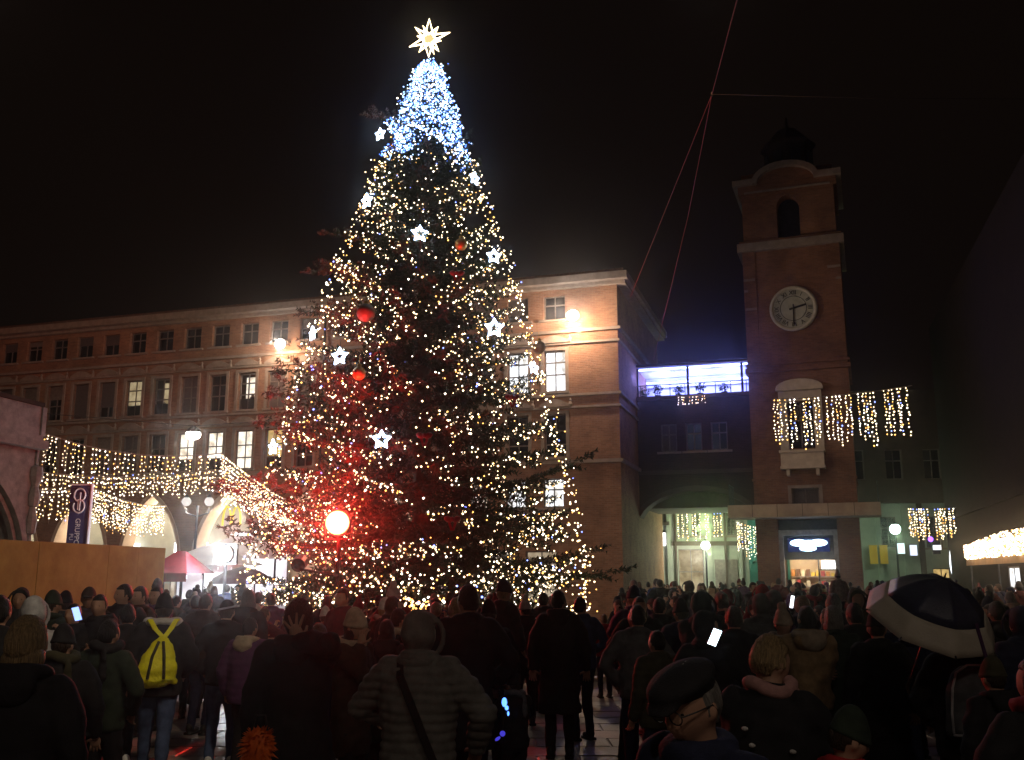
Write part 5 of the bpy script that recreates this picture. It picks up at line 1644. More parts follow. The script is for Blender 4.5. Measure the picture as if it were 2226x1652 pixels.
pose('longpockets', rh=(.22, .12, .98), lh=(-.22, .12, .98), rpole=(.9, -.7, 0), lpole=(-.9, -.7, 0), coat_len=.55, flare=.02, yaw=.3, seed=7)
pose('puffer', coat_len=.80, bulk=1.16, quilt=(.075, .010), seed=8)
pose('look', yaw=-.9, rh=(.16, .14, 1.02), rpole=(.9, -.6, -.2), seed=9)

SHOEM = {}
def put(name, me, parent, mat, M_=None):
    o = bpy.data.objects.new(name, me)
    col.objects.link(o)
    if len(me.materials) == 0: me.materials.append(mat)
    o.material_slots[0].link = 'OBJECT'
    o.material_slots[0].material = mat
    o.parent = parent
    if M_ is not None: o.matrix_local = M_
    return o


def person(loc, rz, h, pose_key, gear, coat, trousers, label, gear_col, hair_col='brown', shoes='black', group=None, eyes=False, detail=True, meshes=None, hair_under=None):
    P = meshes or POSE[pose_key]
    e = tag(empty('person', loc, rz), label, 'person', group)
    s = h / 1.745
    e.scale = (s, s, s)
    put('body', P['body'], e, SKIN)
    put('coat', P['coat'], e, CLOTH[coat])
    put('trousers', P['trousers'], e, CLOTH[trousers])
    if detail:
        for sm in P['shoes']: put('shoe', sm, e, SHOEC[shoes])
    gm_ = HAIR.get(gear)
    nm = {'short': 'hair', 'long': 'hair', 'curly': 'hair', 'bob': 'hair', 'bun': 'hair', 'hood': 'hood', 'flatcap': 'flat_cap', 'cap': 'cap'}.get(gear, 'knit_hat')
    if gm_ is not None:
        put(nm, gm_, e, HAIRC[gear_col] if nm == 'hair' else CLOTH[gear_col], P['head'])
    if hair_under or (nm in ('knit_hat', 'cap', 'flat_cap')):
        put('hair', HAIR[hair_under or 'short'], e, HAIRC[hair_col], P['head'] @ Matrix.Scale(.985, 4))
    r_ = rext.random()
    if meshes is None and pose_key in POSE and pose_key not in ('hooded', 'flatman', 'bend', 'holder', 'walker', 'child') and gear != 'hood':
        if r_ < .42: put('hood', HOOD_DOWN, e, CLOTH[coat if r_ < .36 else 'beige'])
        elif r_ < .62 and gear != 'long': put('scarf', SCARF, e, CLOTH[rext.choice(['grey', 'burgundy', 'beige', 'black', 'dark red', 'navy', 'rose', 'olive'])])
    if eyes:
        for sd in (-1, 1):
            q = EYE; o = put('eye', q, e, M['eye'], P['head'] @ Matrix.Translation((sd * .031, .079, .012)))
    return e
q = MB(); q.ell((0, 0, 0), (.012, .004, .005), None, 10, 6); EYE = q.mesh('eye', [], True)

q = MB(); q.ell((0, -.125, 1.435), (.125, .065, .095), None, 14, 10); q.tube([(.115 * math.cos(t), -.02 + .105 * math.sin(t), 1.492 - .02 * math.sin(t)) for t in [2 * math.pi * k / 16 for k in range(16)]], .036, 8, True); HOOD_DOWN = remesh(q, .016, 2, .016)
q = MB(); q.tube([(.105 * math.cos(t), .10 * math.sin(t), 1.515 + .015 * math.sin(2 * t)) for t in [2 * math.pi * k / 16 for k in range(16)]], .046, 8, True); q.ell((.07, -.14, 1.36), (.05, .025, .15), None, 8, 8); SCARF = remesh(q, .016, 2, .018)
q = MB(); loft(q, [(0, -.24, .98, .15, .07), (0, -.26, 1.02, .17, .10), (0, -.26, 1.25, .16, .10), (0, -.23, 1.38, .11, .06)]); BAG = remesh(q, .02, 2, .008)
rext = random.Random(31)
used = []
FAR = 0.0
def px_person(px, Y, h, rz, pose_key, gear, coat, trousers, label, gear_col, **kw):
    x = at(px, 1250, Y).x
    used.append((x, Y))
    return person((x, Y, 0), rz, h, pose_key, gear, coat, trousers, label, gear_col, **kw)
CAMF = math.pi     # facing the camera
# left side, behind the front row
px_person(70, 4.9, 1.80, .05, 'stand', 'bob', 'black', 'black', 'person with blond bob and black coat seen from behind at the left front', 'blond')
px_person(80, 8.2, 1.82, .35, 'pockets', 'hood', 'light grey', 'black', 'person in light grey hooded jacket behind the blond person at the left', 'light grey')
px_person(50, 12.2, 1.84, CAMF + .2, 'stand', 'hood', 'charcoal', 'black', 'person facing us in a charcoal hood before the ochre hoarding at far left', 'charcoal', eyes=True)
px_person(4, 7.6, 1.86, .2, 'pockets', 'short', 'black', 'black', 'tall person in black cut by the left edge of the picture', 'black')
px_person(118, 11.5, 1.80, -.4, 'stand', 'beanie', 'dark green', 'black', 'person with dark green knit hat before the hoarding, back turned', 'dark green')
px_person(146, 12.4, 1.78, .5, 'fold', 'beanie', 'charcoal', 'black', 'person in charcoal with black knit hat next to the boy with the phone', 'black')
bp = px_person(168, 11.0, 1.70, CAMF - .2, 'phone', 'short', 'black', 'navy', 'young person facing us with blue lit phone before the hoarding', 'black', eyes=True)
px_person(197, 12.3, 1.86, CAMF + .3, 'pockets', 'cap', 'dark brown', 'black', 'person facing us in brown cap before the hoarding', 'dark brown', eyes=True)
px_person(224, 11.0, 1.80, CAMF - .5, 'fold', 'short', 'black', 'black', 'young person with pale collar looking right before the hoarding', 'black', eyes=True)
px_person(272, 12.6, 1.90, CAMF + .1, 'look', 'short', 'black', 'black', 'tall dark haired person facing us before the hoarding', 'black', eyes=True)
px_person(309, 12.9, 1.87, CAMF - .6, 'stand', 'short', 'dark brown', 'black', 'brown haired person looking right near the end of the hoarding', 'brown', eyes=True)
px_person(344, 13.4, 1.86, CAMF - .3, 'phone', 'short', 'purple', 'black', 'person with arms raised at the end of the hoarding', 'black', eyes=True)
px_person(150, 7.4, 1.62, .3, 'long', 'beanie', 'black', 'black', 'person in long black coat between the blond person and the backpack', 'black')
px_person(245, 8.0, 1.66, -.2, 'pockets', 'short', 'dark green', 'black', 'person in dark green jacket left of the yellow backpack', 'black', shoes='white')
px_person(285, 10.6, 1.70, .4, 'walk', 'short', 'black', 'black', 'person in black with white sneakers behind the yellow backpack', 'black', shoes='white')
px_person(430, 14.5, 1.72, .3, 'stand', 'short', 'charcoal', 'charcoal', 'person in charcoal between backpack walker and the white stall', 'brown')
# walker with the yellow backpack
POSE['walker'] = person_meshes('walker', rh=(.22, .20, 1.0), lh=(-.26, .05, .92), rf=(.05, -.30, .07), lf=(-.10, .24, 0), lean=.05, coat_len=.82, bulk=1.08, voxel=.018, seed=12)
yb = px_person(362, 9.9, 1.80, .35, 'walker', 'beanie', 'black', 'denim', 'walking person in black jacket and jeans wearing the yellow backpack', 'black', shoes='white')
q = MB()
q.tube([(.16 * math.cos(t), .045 - .02 * math.sin(t) + .13 * math.sin(t), 1.495 + .012 * math.sin(3 * t)) for t in [2 * math.pi * k / 18 for k in range(18)]], .036, 8, True)
o = put('fur_collar', remesh(q, .012, 1, .012), yb, CLOTH['white'])
# backpack: a thing of its own, worn on the back (local -y)
def worn(e, name, label, cat, group=None):
    b = tag(empty(name, e.location, e.rotation_euler.z), label, cat, group); b.scale = e.scale
    return b
bk = worn(yb, 'backpack', 'bright yellow drawstring backpack on the back of the walking person in jeans', 'backpack')
M['yellow_bag'] = pmat('yellow_bag', (.82, .80, .02), (.66, .62, .015), 10, .55, .5, 40)
q = MB(); loft(q, [(-.04, -.20, .92, .10, .05), (-.04, -.235, .98, .19, .09), (-.03, -.235, 1.08, .185, .095), (-.02, -.22, 1.22, .14, .075), (0, -.20, 1.33, .075, .045), (0.01, -.185, 1.38, .04, .03)]); q.ell((-.20, -.22, 1.0), (.035, .03, .035), None, 8, 6); q.ell((.13, -.22, .96), (.04, .03, .035), None, 8, 6)
put('bag', remesh(q, .014, 2, .016), bk, M['yellow_bag'])
for pts in ([(.02, -.19, 1.37), (.07, -.165, 1.44), (.12, -.06, 1.52), (.14, .06, 1.47), (.15, .15, 1.35)], [(.0, -.19, 1.37), (-.07, -.165, 1.44), (-.12, -.06, 1.52), (-.15, .06, 1.47), (-.16, .15, 1.35)]):
    q = MB()
    for a, b in zip(pts[:-1], pts[1:]):
        a, b = Vector(a), Vector(b); d = b - a; q.obox((a + b) / 2, d / 2 * 1.08, (.024, 0, 0), d.cross(Vector((1, 0, 0))).normalized() * .006)
    put('strap', q.mesh('strap', []), bk, M['yellow_bag'])
for x0 in (-.10, .03):
    q = MB(); q.tube([(x0 * .3, -.262, 1.33), (x0 * .8, -.312, 1.2), (x0, -.338, 1.08), (x0 * 1.1, -.325, 1.0)], .014, 6); put('drawstring', q.mesh('drawstring', []), bk, CLOTH['olive'])
# woman in jeans beside him
wj = px_person(497, 10.8, 1.74, .1, 'pockets', 'cap', 'black', 'denim', 'person in black jacket and jeans right of the yellow backpack, back turned', 'black', shoes='white')
q = MB(); q.obox((0.03, -.005, 1.665), (.10, .02, .012), (0, .004, 0), (-.001, 0, .011)); put('headband', q.mesh('headband', []), wj, CLOTH['white'])
q = MB(); q.tube([(.103 * math.cos(t), .122 * math.sin(t) + .01, 1.655 + .02 * math.cos(t)) for t in [2 * math.pi * k / 20 for k in range(20)]], .010, 6, True); put('hat_band', q.mesh('hat_band', []), wj, CLOTH['light grey'])
px_person(548, 10.3, 1.58, -.3, 'puffer', 'short', 'purple', 'black', 'person in speckled purple puffer right of the jeans, back turned', 'black')
# woman with her hand in her hair
POSE['hairhand'] = person_meshes('hairhand', rh=(.03, -.12, 1.50), rpole=(1, -.2, -.2), rdir=(-.25, -.1, 1), rnrm=(0, 1, 0), rcurl=.25, spread=.5, lh=(-.28, .04, .86), coat_len=.52, flare=.10, bulk=1.12, voxel=.016, yaw=.2, seed=13)
wh = px_person(652, 6.6, 1.84, .0, 'hairhand', 'curly', 'black', 'black', 'person in wide black coat with one spread hand up in thick hair', 'auburn')
wb = px_person(697, 8.6, 1.60, -.1, 'puffer', 'short', 'navy', 'black', 'person in dark puffer with round white badge on the back', 'brown')
q = MB(); q.lathe([(0, -.0), (.055, .0), (.058, .012), (.0, .016)], (.03, -.19, 1.12), 16, (0, -1, 0)); put('badge', q.mesh('badge', []), wb, CLOTH['white'])
ob_ = tag(empty('shaggy_bag', at(562, 1628, 6.4)), 'shaggy orange bag low beside the person in the wide black coat', 'bag')
q = MB(); rr_ = random.Random(6)
for k in range(420):
    d = Vector((rr_.gauss(0, 1), rr_.gauss(0, 1), rr_.gauss(0, 1))).normalized()
    c0 = Vector((d.x * .085, d.y * .05, d.z * .12)); t2 = d.orthogonal().normalized() * .010
    q.face([c0 - t2, c0 + t2, c0 + d * rr_.uniform(.03, .06) + Vector((0, 0, -.02))])
q.ell((0, 0, 0), (.088, .052, .122), None, 12, 8)
q.build('fur', pmat('orange_fur', (.85, .17, .02), (.6, .10, .012), 20, .6), ob_)
q = MB(); q.tube([(-.05, 0, .11), (-.03, 0, .20), (.03, 0, .20), (.05, 0, .11)], .008, 6); q.build('handle', M['black'], ob_)
# woman with hat, hand at the face
POSE['chin'] = person_meshes('chin', rh=(.075, .13, 1.47), rpole=(.6, .3, -1), rdir=(-.25, .05, 1), rnrm=(-1, 0, 0), rcurl=.7, yaw=.0, coat_len=.6, voxel=.018, seed=14)
px_person(772, 8.2, 1.71, -2.05, 'chin', 'beanie', 'dark brown', 'black', 'red lit person in pale knit hat holding one hand to the face', 'beige', eyes=True, hair_under='long', hair_col='black')
px_person(748, 12.8, 1.85, CAMF - .6, 'stand', 'short', 'burgundy', 'black', 'red lit person in front of the tree behind the pale knit hat', 'brown', eyes=True)
px_person(842, 9.4, 1.60, .1, 'longpockets', 'long', 'black', 'black', 'person with long dark hair left of the hooded puffer jacket', 'black')
# hooded man in the middle
POSE['hooded'] = person_meshes('hooded', rh=(.30, .16, .98), lh=(-.2, .25, 1.1), rpole=(1, -.5, 0), lpole=(-1, -.3, -.3), coat_len=.74, bulk=1.16, quilt=(.052, .012), voxel=.0115, yaw=-.35, seed=15)
HAIR['bighood'] = hood_mesh(.011)
hm_ = px_person(915, 5.9, 1.785, -.22, 'hooded', 'bighood', 'slate', 'black', 'person in charcoal hooded puffer jacket with a strap across the back', 'slate')
for o in hm_.children:
    if o.name.startswith('knit_hat'): o.name = 'hood'
q = MB(); pts = [(-.10, -.02, 1.49), (-.06, -.14, 1.40), (.02, -.185, 1.26), (.10, -.185, 1.08), (.17, -.15, .90), (.21, -.05, .80)]
for a, b in zip(pts[:-1], pts[1:]):
    a, b = Vector(a), Vector(b); d = b - a; n_ = Vector((a.x * .6, -1, .1)).normalized(); q.obox((a + b) / 2 + n_ * .022, d / 2 * 1.1, d.cross(n_).normalized() * .022, n_ * .004)
st = worn(hm_, 'shoulder_bag', 'black bag strap worn across the hooded puffer jacket', 'bag'); put('strap', q.mesh('strap', []), st, CLOTH['black'])
q = MB(); q.ell((.25, .03, .74), (.05, .13, .11), None, 12, 8); put('pouch', remesh(q, .014, 1), st, CLOTH['black'])
# child with blue light toy
cd = px_person(1118, 8.6, 1.17, .5, 'phone', 'pompom', 'black', 'black', 'small child in black with glowing blue toy right of the hooded jacket', 'black', hair_col='brown')
tl = tag(empty('light_toy', at(1096, 1535, 7.9)), 'glowing blue toy held by the child near the middle', 'toy'); tl.scale = (.6, .6, .6)
q = MB(); q.ell((0, 0, .05), (.035, .03, .06), None, 10, 8); q.ell((.03, 0, -.02), (.025, .02, .03), None, 8, 6); q.ell((.05, 0, -.09), (.014, .012, .03), None, 8, 6); q.build('light', emat('toy_blue', (.10, .28, 1.0), 3.0), tl, True); q = MB(); q.tube([(0, 0, 0), (.03, .1, -.12)], .012, 6); q.build('handle', M['black'], tl)
tl = tag(empty('light_toy', at(1092, 1598, 7.6)), 'dim violet blue toy hanging below the bright blue one', 'toy'); tl.scale = (.6, .6, .6)
q = MB(); q.ell((0, 0, .02), (.035, .03, .035), Euler((0, .7, 0)), 10, 8); q.ell((-.06, 0, -.04), (.04, .02, .02), Euler((0, -.6, 0)), 8, 6); q.build('light', emat('toy_violet', (.10, .08, 1.0), .55), tl, True); q = MB(); q.tube([(0, 0, .05), (.02, .02, .22)], .006, 5); q.build('cord', M['black'], tl)
# middle
px_person(1018, 8.4, 1.93, .15, 'longpockets', 'short', 'black', 'black', 'very tall person in black right behind the hooded puffer jacket', 'black')
px_person(1062, 10.5, 1.72, .0, 'stand', 'beanie', 'black', 'black', 'person in black with black knit hat between tall person and pale hat', 'black')
px_person(1141, 13.8, 1.65, .1, 'fold', 'pompom', 'black', 'black', 'person in black with white bobble hat standing before the tree', 'white')
px_person(1213, 11.4, 1.84, -.1, 'long', 'short', 'black', 'black', 'tall person in long black coat right of the white bobble hat', 'black')
px_person(1262, 12.6, 1.74, .4, 'look', 'short', 'blue', 'navy', 'person in blue jacket at the edge of the open paving', 'brown')
px_person(1180, 15.2, 1.75, -.3, 'phone', 'short', 'charcoal', 'black', 'person holding a white camera up beside the white bobble hat', 'black')
ph_ = tag(empty('camera', at(1166, 1348, 14.7)), 'small white camera held up beside the white bobble hat', 'camera')
q = MB(); q.box(-.06, .06, -.015, .015, -.035, .035); q.lathe([(.0, 0), (.024, 0), (.024, .03), (0, .03)], (0, .012, 0), 10, (0, 1, 0)); q.build('body', CLOTH['white'], ph_); q = MB(); q.box(-.035, .03, -.0175, -.0155, -.024, .024); q.build('screen', emat('camera_screen', (.7, .8, 1), 1.2), ph_)
px_person(1311, 16.8, 1.36, .2, 'stand', 'short', 'red', 'navy', 'child in bright red vest beyond the open paving', 'blond')
px_person(1368, 16.0, 1.48, -.3, 'pockets', 'short', 'dark red', 'black', 'person in dark red jacket right of the child in red', 'black')
px_person(1397, 15.2, 1.38, .5, 'stand', 'beanie', 'dark brown', 'black', 'child with pale knit hat and brown jacket beside the dark red jacket', 'light grey')
px_person(1386, 10.4, 1.68, .55, 'walk', 'short', 'black', 'black', 'person in black striding at the right edge of the open paving', 'black')
px_person(1432, 12.2, 1.74, -.2, 'long', 'short', 'black', 'black', 'person in long black coat right of the striding person', 'black')
px_person(1478, 10.9, 1.72, .3, 'pockets', 'beanie', 'navy', 'black', 'person in navy jacket with black knit hat above the flat cap', 'black')
px_person(1590, 9.2, 1.73, -.35, 'longpockets', 'short', 'black', 'black', 'person in black between the lit phone and the tan coat', 'brown')
pp = px_person(1532, 8.3, 1.70, -.3, 'look', 'hood', 'black', 'black', 'person in black hood holding the brightly lit phone', 'black')
def phone(px, py, Y, rx, ry, label, w_=.036, h_=.075, col_=(.72, .86, 1.0), st=5):
    e = tag(empty('phone', at(px, py, Y)), label, 'phone')
    e.rotation_euler = (rx, ry, 0)
    q = MB(); q.box(-w_, w_, -.0, .009, -h_, h_); q.build('case', M['black'], e)
    q = MB(); q.box(-w_ + .003, w_ - .003, -.002, -.0005, -h_ + .006, h_ - .006); q.build('screen', emat('phone_screen_%d' % int(px), col_, st), e)
    return e
phone(1553, 1385, 7.75, R(25), R(20), 'brightly lit phone held by the person in the black hood')
phone(167, 1334, 10.55, R(20), R(-12), 'blue lit phone held by the young person before the hoarding', .04, .08, (.28, .42, 1.0), 2.2)
phone(1721, 1308, 11.4, R(10), R(8), 'small lit phone raised beside the tan coat', .022, .075, (.9, .92, 1.0), 3)
# man in flat cap, close
POSE['flatman'] = person_meshes('flatman', lean=.10, pitch=-.28, yaw=.1, coat_len=.8, bulk=1.12, voxel=.0125, seed=16)
fm = px_person(1535, 3.1, 1.755, 2.15, 'flatman', 'flatcap', 'navy', 'black', 'person in dark flat cap and glasses close to us at the bottom, head bent', 'black', eyes=True, hair_col='grey')
gl_ = worn(fm, 'glasses', 'thin dark rimmed glasses worn by the person in the flat cap', 'glasses')
HMx = POSE['flatman']['head']
q = MB()
for sd in (-1, 1):
    q.tube([HMx @ Vector((sd * .033 + .024 * math.cos(t), .106, .010 + .019 * math.sin(t))) for t in [2 * math.pi * k / 14 for k in range(14)]], .0022, 5, True)
    q.tube([HMx @ Vector((sd * .057, .104, .016)), HMx @ Vector((sd * .079, .06, .018)), HMx @ Vector((sd * .082, -.005, .014)), HMx @ Vector((sd * .081, -.022, -.008))], .0024, 5)
q.tube([HMx @ Vector((-.009, .107, .014)), HMx @ Vector((0, .112, .017)), HMx @ Vector((.009, .107, .014))], .002, 5)
put('glasses_frame', q.mesh('glasses_frame', []), gl_, M['black'])
# grey haired woman, child in red, tan coat
POSE['bend'] = person_meshes('bend', rh=(.14, .32, 1.02), lh=(-.1, .34, 1.0), rpole=(1, -.2, -.4), lean=.12, yaw=-.5, pitch=-.25, coat_len=.7, bulk=1.08, voxel=.016, seed=17)
gw = px_person(1652, 4.7, 1.73, -.55, 'bend', 'short', 'black', 'black', 'person with short grey blond hair and black coat bending over the child', 'blond')
q = MB(); q.tube([(.10 * math.cos(t), .06 + .10 * math.sin(t), 1.50 + .02 * math.sin(2 * t)) for t in [2 * math.pi * k / 16 for k in range(16)]], .035, 8, True); q.ell((.09, .17, 1.38), (.04, .03, .12), None, 8, 8); put('scarf', remesh(q, .012, 2, .01), gw, CLOTH['rose'])
for c_ in ((-.06, -.15, 1.33), (-.03, -.15, 1.26), (.14, -.1, 1.24)):
    q = MB(); q.ell(c_, (.016, .012, .010), None, 8, 6); put('buckle', q.mesh('buckle', []), gw, CLOTH['white'])
POSE['child'] = person_meshes('child', rh=(.05, .30, 1.05), lh=(-.16, .30, 1.10), lean=.05, pitch=-.3, yaw=.1, coat_len=.78, bulk=1.22, voxel=.016, rcurl=.3, rdir=(-.8, .5, -.1), rnrm=(0, 0, -1), seed=18)
px_person(1800, 4.25, 1.44, -1.5, 'child', 'beanie', 'red', 'black', 'child in red coat and dark green knit hat at the bottom right', 'dark green', eyes=True)
px_person(1747, 8.9, 1.74, -.3, 'fold', 'long', 'tan', 'black', 'person with long black hair in tan coat, back turned', 'black')
tc = [p for p in bpy.data.objects if p.get('label', '').startswith('person with long black hair in tan')][0]
q = MB(); q.ell((.04, -.12, 1.44), (.13, .09, .10), None, 14, 10); q.tube([(.13 * math.cos(t) + .02, -.04 + .12 * math.sin(t), 1.49) for t in [2 * math.pi * k / 16 for k in range(16)]], .04, 8, True); put('hood', remesh(q, .014, 2, .01), tc, CLOTH['beige'])
px_person(1650, 11.0, 1.79, .2, 'pockets', 'hood', 'grey', 'black', 'person in grey hood above the grey blond hair', 'grey')
px_person(1694, 9.6, 1.66, CAMF + .3, 'stand', 'pompom', 'dark brown', 'black', 'person facing us in beige bobble hat left of the tan coat', 'beige', eyes=True)
px_person(1806, 9.4, 1.72, -.2, 'long', 'bob', 'dark green', 'black', 'person with grey bob in dark green coat right of the tan coat', 'grey')
px_person(1655, 14.2, 1.86, .1, 'stand', 'hood', 'dark red', 'black', 'person in bright red hood standing out in the crowd before the passage', 'red')
px_person(1816, 16.6, 1.72, .1, 'stand', 'short', 'black', 'black', 'person carrying a child on the shoulders before the shop door', 'black')
used.pop()
cc_ = person((at(1818, 1250, 16.5).x, 16.45, 1.13), .1, .92, 'stand', 'pompom', 'rose', 'black', 'child in white bobble hat riding on the shoulders before the shop door', 'white', hair_col='brown', detail=False)
px_person(1852, 9.8, 1.74, .1, 'puffer', 'short', 'black', 'black', 'person in black puffer left of the umbrella, dark hair', 'black')
px_person(1898, 8.6, 1.68, -.1, 'long', 'beanie', 'black', 'black', 'person in long black coat just left of the umbrella rim', 'black')
px_person(1950, 9.6, 1.72, .3, 'stand', 'short', 'navy', 'navy', 'person in navy behind the umbrella', 'black')
px_person(2160, 10.4, 1.74, .0, 'stand', 'short', 'black', 'black', 'person in black right behind the umbrella', 'black')
px_person(2212, 7.6, 1.76, .1, 'puffer', 'hood', 'navy', 'black', 'person in navy hooded puffer right of the umbrella', 'navy')
px_person(2236, 4.4, 1.66, .1, 'longpockets', 'short', 'black', 'black', 'person in black cut by the right edge of the picture', 'black')
# umbrella holder with backpack
POSE['holder'] = person_meshes('holder', rh=(-.02, .24, 1.30), lh=(-.2, .12, .98), rpole=(.9, 0, -.6), rcurl=1.2, rdir=(-.5, .4, .6), lpole=(-.9, -.6, 0), coat_len=.72, bulk=1.08, seed=19)
uh = px_person(2062, 7.5, 1.66, .05, 'holder', 'short', 'black', 'black', 'person with large grey backpack under the tilted umbrella', 'black')
ub = worn(uh, 'backpack', 'large dark grey backpack with pale piping under the umbrella', 'backpack')
q = MB(); loft(q, [(-.04, -.30, .93, .225, .105), (-.04, -.31, .97, .24, .12), (-.03, -.31, 1.25, .225, .12), (-.02, -.30, 1.38, .18, .10), (-.02, -.29, 1.43, .10, .06)], 24); put('bag', remesh(q, .016, 2, .004), ub, cloth('backpack_grey', (.075, .078, .085)))
q = MB(); q.tube([(-.26, -.385, .96), (-.265, -.39, 1.1), (-.245, -.39, 1.28), (-.20, -.375, 1.39), (-.10, -.35, 1.44), (.04, -.35, 1.44)], .009, 6); q.tube([(-.27, -.40, .95), (-.04, -.43, .935), (.18, -.40, .95)], .010, 6); put('piping', q.mesh('piping', []), ub, CLOTH['light grey'])
q = MB(); q.box(.02, .10, -.435, -.425, 1.30, 1.315); q.box(-.16, .08, -.436, -.42, 1.08, 1.095); put('zip', q.mesh('zip', []), ub, CLOTH['grey'])
px_person(2140, 6.4, 1.47, .2, 'stand', 'beanie', 'black', 'black', 'short person with olive knit hat right of the grey backpack', 'olive')
# umbrella
uc = at(2022, 1345, 7.25)
um = tag(empty('umbrella', uc), 'navy umbrella with broad cream rim tilted back towards us', 'umbrella')
ax = Vector((.16, -.484, .86)).normalized()
um.rotation_euler = Vector((0, 0, 1)).rotation_difference(ax).to_euler()
Ru = .475
M['navy_nylon'] = pmat('navy_nylon', (.035, .036, .075), (.025, .025, .055), 9, .35, .2, 90)
M['cream_nylon'] = pmat('cream_nylon', (.50, .45, .37), (.42, .37, .30), 6, .5, .2, 90)
def us(r, t):   # canopy surface with taut straight panels between eight ribs
    seg = math.pi / 4; f = (t % seg) / seg
    k_ = math.cos(seg / 2) / math.cos((f - .5) * seg)
    sag = 1 - .30 * (r / Ru) * (1 - (abs(f - .5) * 2) ** 2) * .25
    rr = r * (k_ * .92 + .08)
    return Vector((rr * math.cos(t), rr * math.sin(t), .35 * (1 - (r / Ru) ** 2.0) * sag - .02))
def canopy(r0, r1, name, mat, m=6):
    q = MB(); n = 64; base = 0
    for i in range(m + 1):
        r = r0 + (r1 - r0) * i / m
        for k in range(n): q.v.append(tuple(us(r, 2 * math.pi * k / n)))
    for i in range(m):
        for k in range(n): q.f.append((i * n + k, (i + 1) * n + k, (i + 1) * n + (k + 1) % n, i * n + (k + 1) % n)); q.m.append(0)
    o = q.build(name, mat, um, True)
    s = o.modifiers.new('thickness', 'SOLIDIFY'); s.thickness = .003
    return o
canopy(.004, Ru * .745, 'canopy', M['navy_nylon']); canopy(Ru * .747, Ru, 'rim_band', M['cream_nylon'], 4)
for k in range(8):
    q = MB(); t = k * math.pi / 4; q.tube([us(r, t) - Vector((0, 0, .008)) for r in (.02, .15, .28, .40, Ru)], .004, 5); q.tube([us(Ru - .01, t), us(Ru, t) * 1.03], .006, 5); q.build('rib', M['metal'], um)
q = MB(); q.tube([(0, 0, .36), (0, 0, -.52)], .007, 6); q.lathe([(.008, 0), (.006, .05), (0, .06)], (0, 0, .325), 6); q.build('shaft', M['metal'], um)
q = MB(); q.tube([(0, 0, -.50), (0, 0, -.60), (.03, 0, -.64), (.06, 0, -.62)], .014, 8); q.build('handle', M['bark'], um)
q = MB(); a_ = us(Ru, 5.3); b_ = us(Ru * .74, 5.3); q.obox((a_ + b_) / 2 + Vector((.0, 0, .010)), (a_ - b_) * .62, (.018 * math.sin(5.3) * -1, .018 * math.cos(5.3), 0), (0, 0, .003)); q.build('tie_strap', CLOTH['purple'], um)

# loose strands over the hair of the nearest heads
def strands(e, style, mat, n, seed, ln=.5, wid=.0022):
    P_ = [o for o in e.children if o.name.startswith('hair')][0]
    fn = hair_fn(style); r_ = random.Random(seed); q = MB()
    for k in range(n):
        ph = r_.uniform(0, 6.283); th = r_.uniform(.05, 1.5)
        pts = []
        dph = r_.gauss(0, .10)
        kk = r_.uniform(1.005, 1.05)
        for i in range(7):
            t = th + ln * i / 6 * r_.uniform(.9, 1.1)
            p = Vector(fn(min(t, 2.6), ph + dph * i)) * kk
            pts.append(p)
        if pts[0].length < .075 or any(p.y > .06 and p.z < .04 for p in pts): continue
        for a, b in zip(pts[:-1], pts[1:]):
            d = (b - a); w_ = d.cross(a.normalized())
            if w_.length < 1e-6: continue
            w_ = w_.normalized() * wid
            q.face([a - w_, a + w_, b + w_ * .8, b - w_ * .8])
    o = put('hair_strand', q.mesh('hair_strand', [], True), e, mat, P_.matrix_local.copy()); o['kind'] = 'stuff'
strands(gw, 'short', HAIRC['blond'], 1500, 1)
strands(wh, 'curly', HAIRC['auburn'], 1300, 3, .35)
bw = [p for p in bpy.data.objects if p.get('label', '').startswith('person with blond bob')][0]
strands(bw, 'bob', HAIRC['blond'], 1800, 2, .9, .003)

# ---- the crowd
rc = random.Random(2024)
KEYS = ['stand', 'pockets', 'phone', 'fold', 'walk', 'long', 'longpockets', 'puffer', 'look']
KW = [4, 5, 3.5, 4, .8, 2, 3, 5, 3]
COATS = ['black', 'charcoal', 'navy', 'dark brown', 'dark green', 'burgundy', 'grey', 'olive', 'dark red', 'tan', 'blue', 'light grey', 'purple']
CW = [9, 5, 4, 4, 2, 2.2, 2, 1.5, 1.2, .6, 1, .5, 1]
GEARS = [('short', None), ('long', None), ('bob', None), ('bun', None), ('beanie', 1), ('pompom', 1), ('hood', 1), ('cap', 1)]
GW = [8, 4, 2, 1, 4, 2, 2.5, 1]
GN = {'short': 'short {} hair', 'long': 'long {} hair', 'bob': '{} bobbed hair', 'bun': '{} hair in a bun', 'beanie': '{} knit hat', 'pompom': '{} bobble hat', 'hood': '{} hood up', 'cap': '{} cap'}


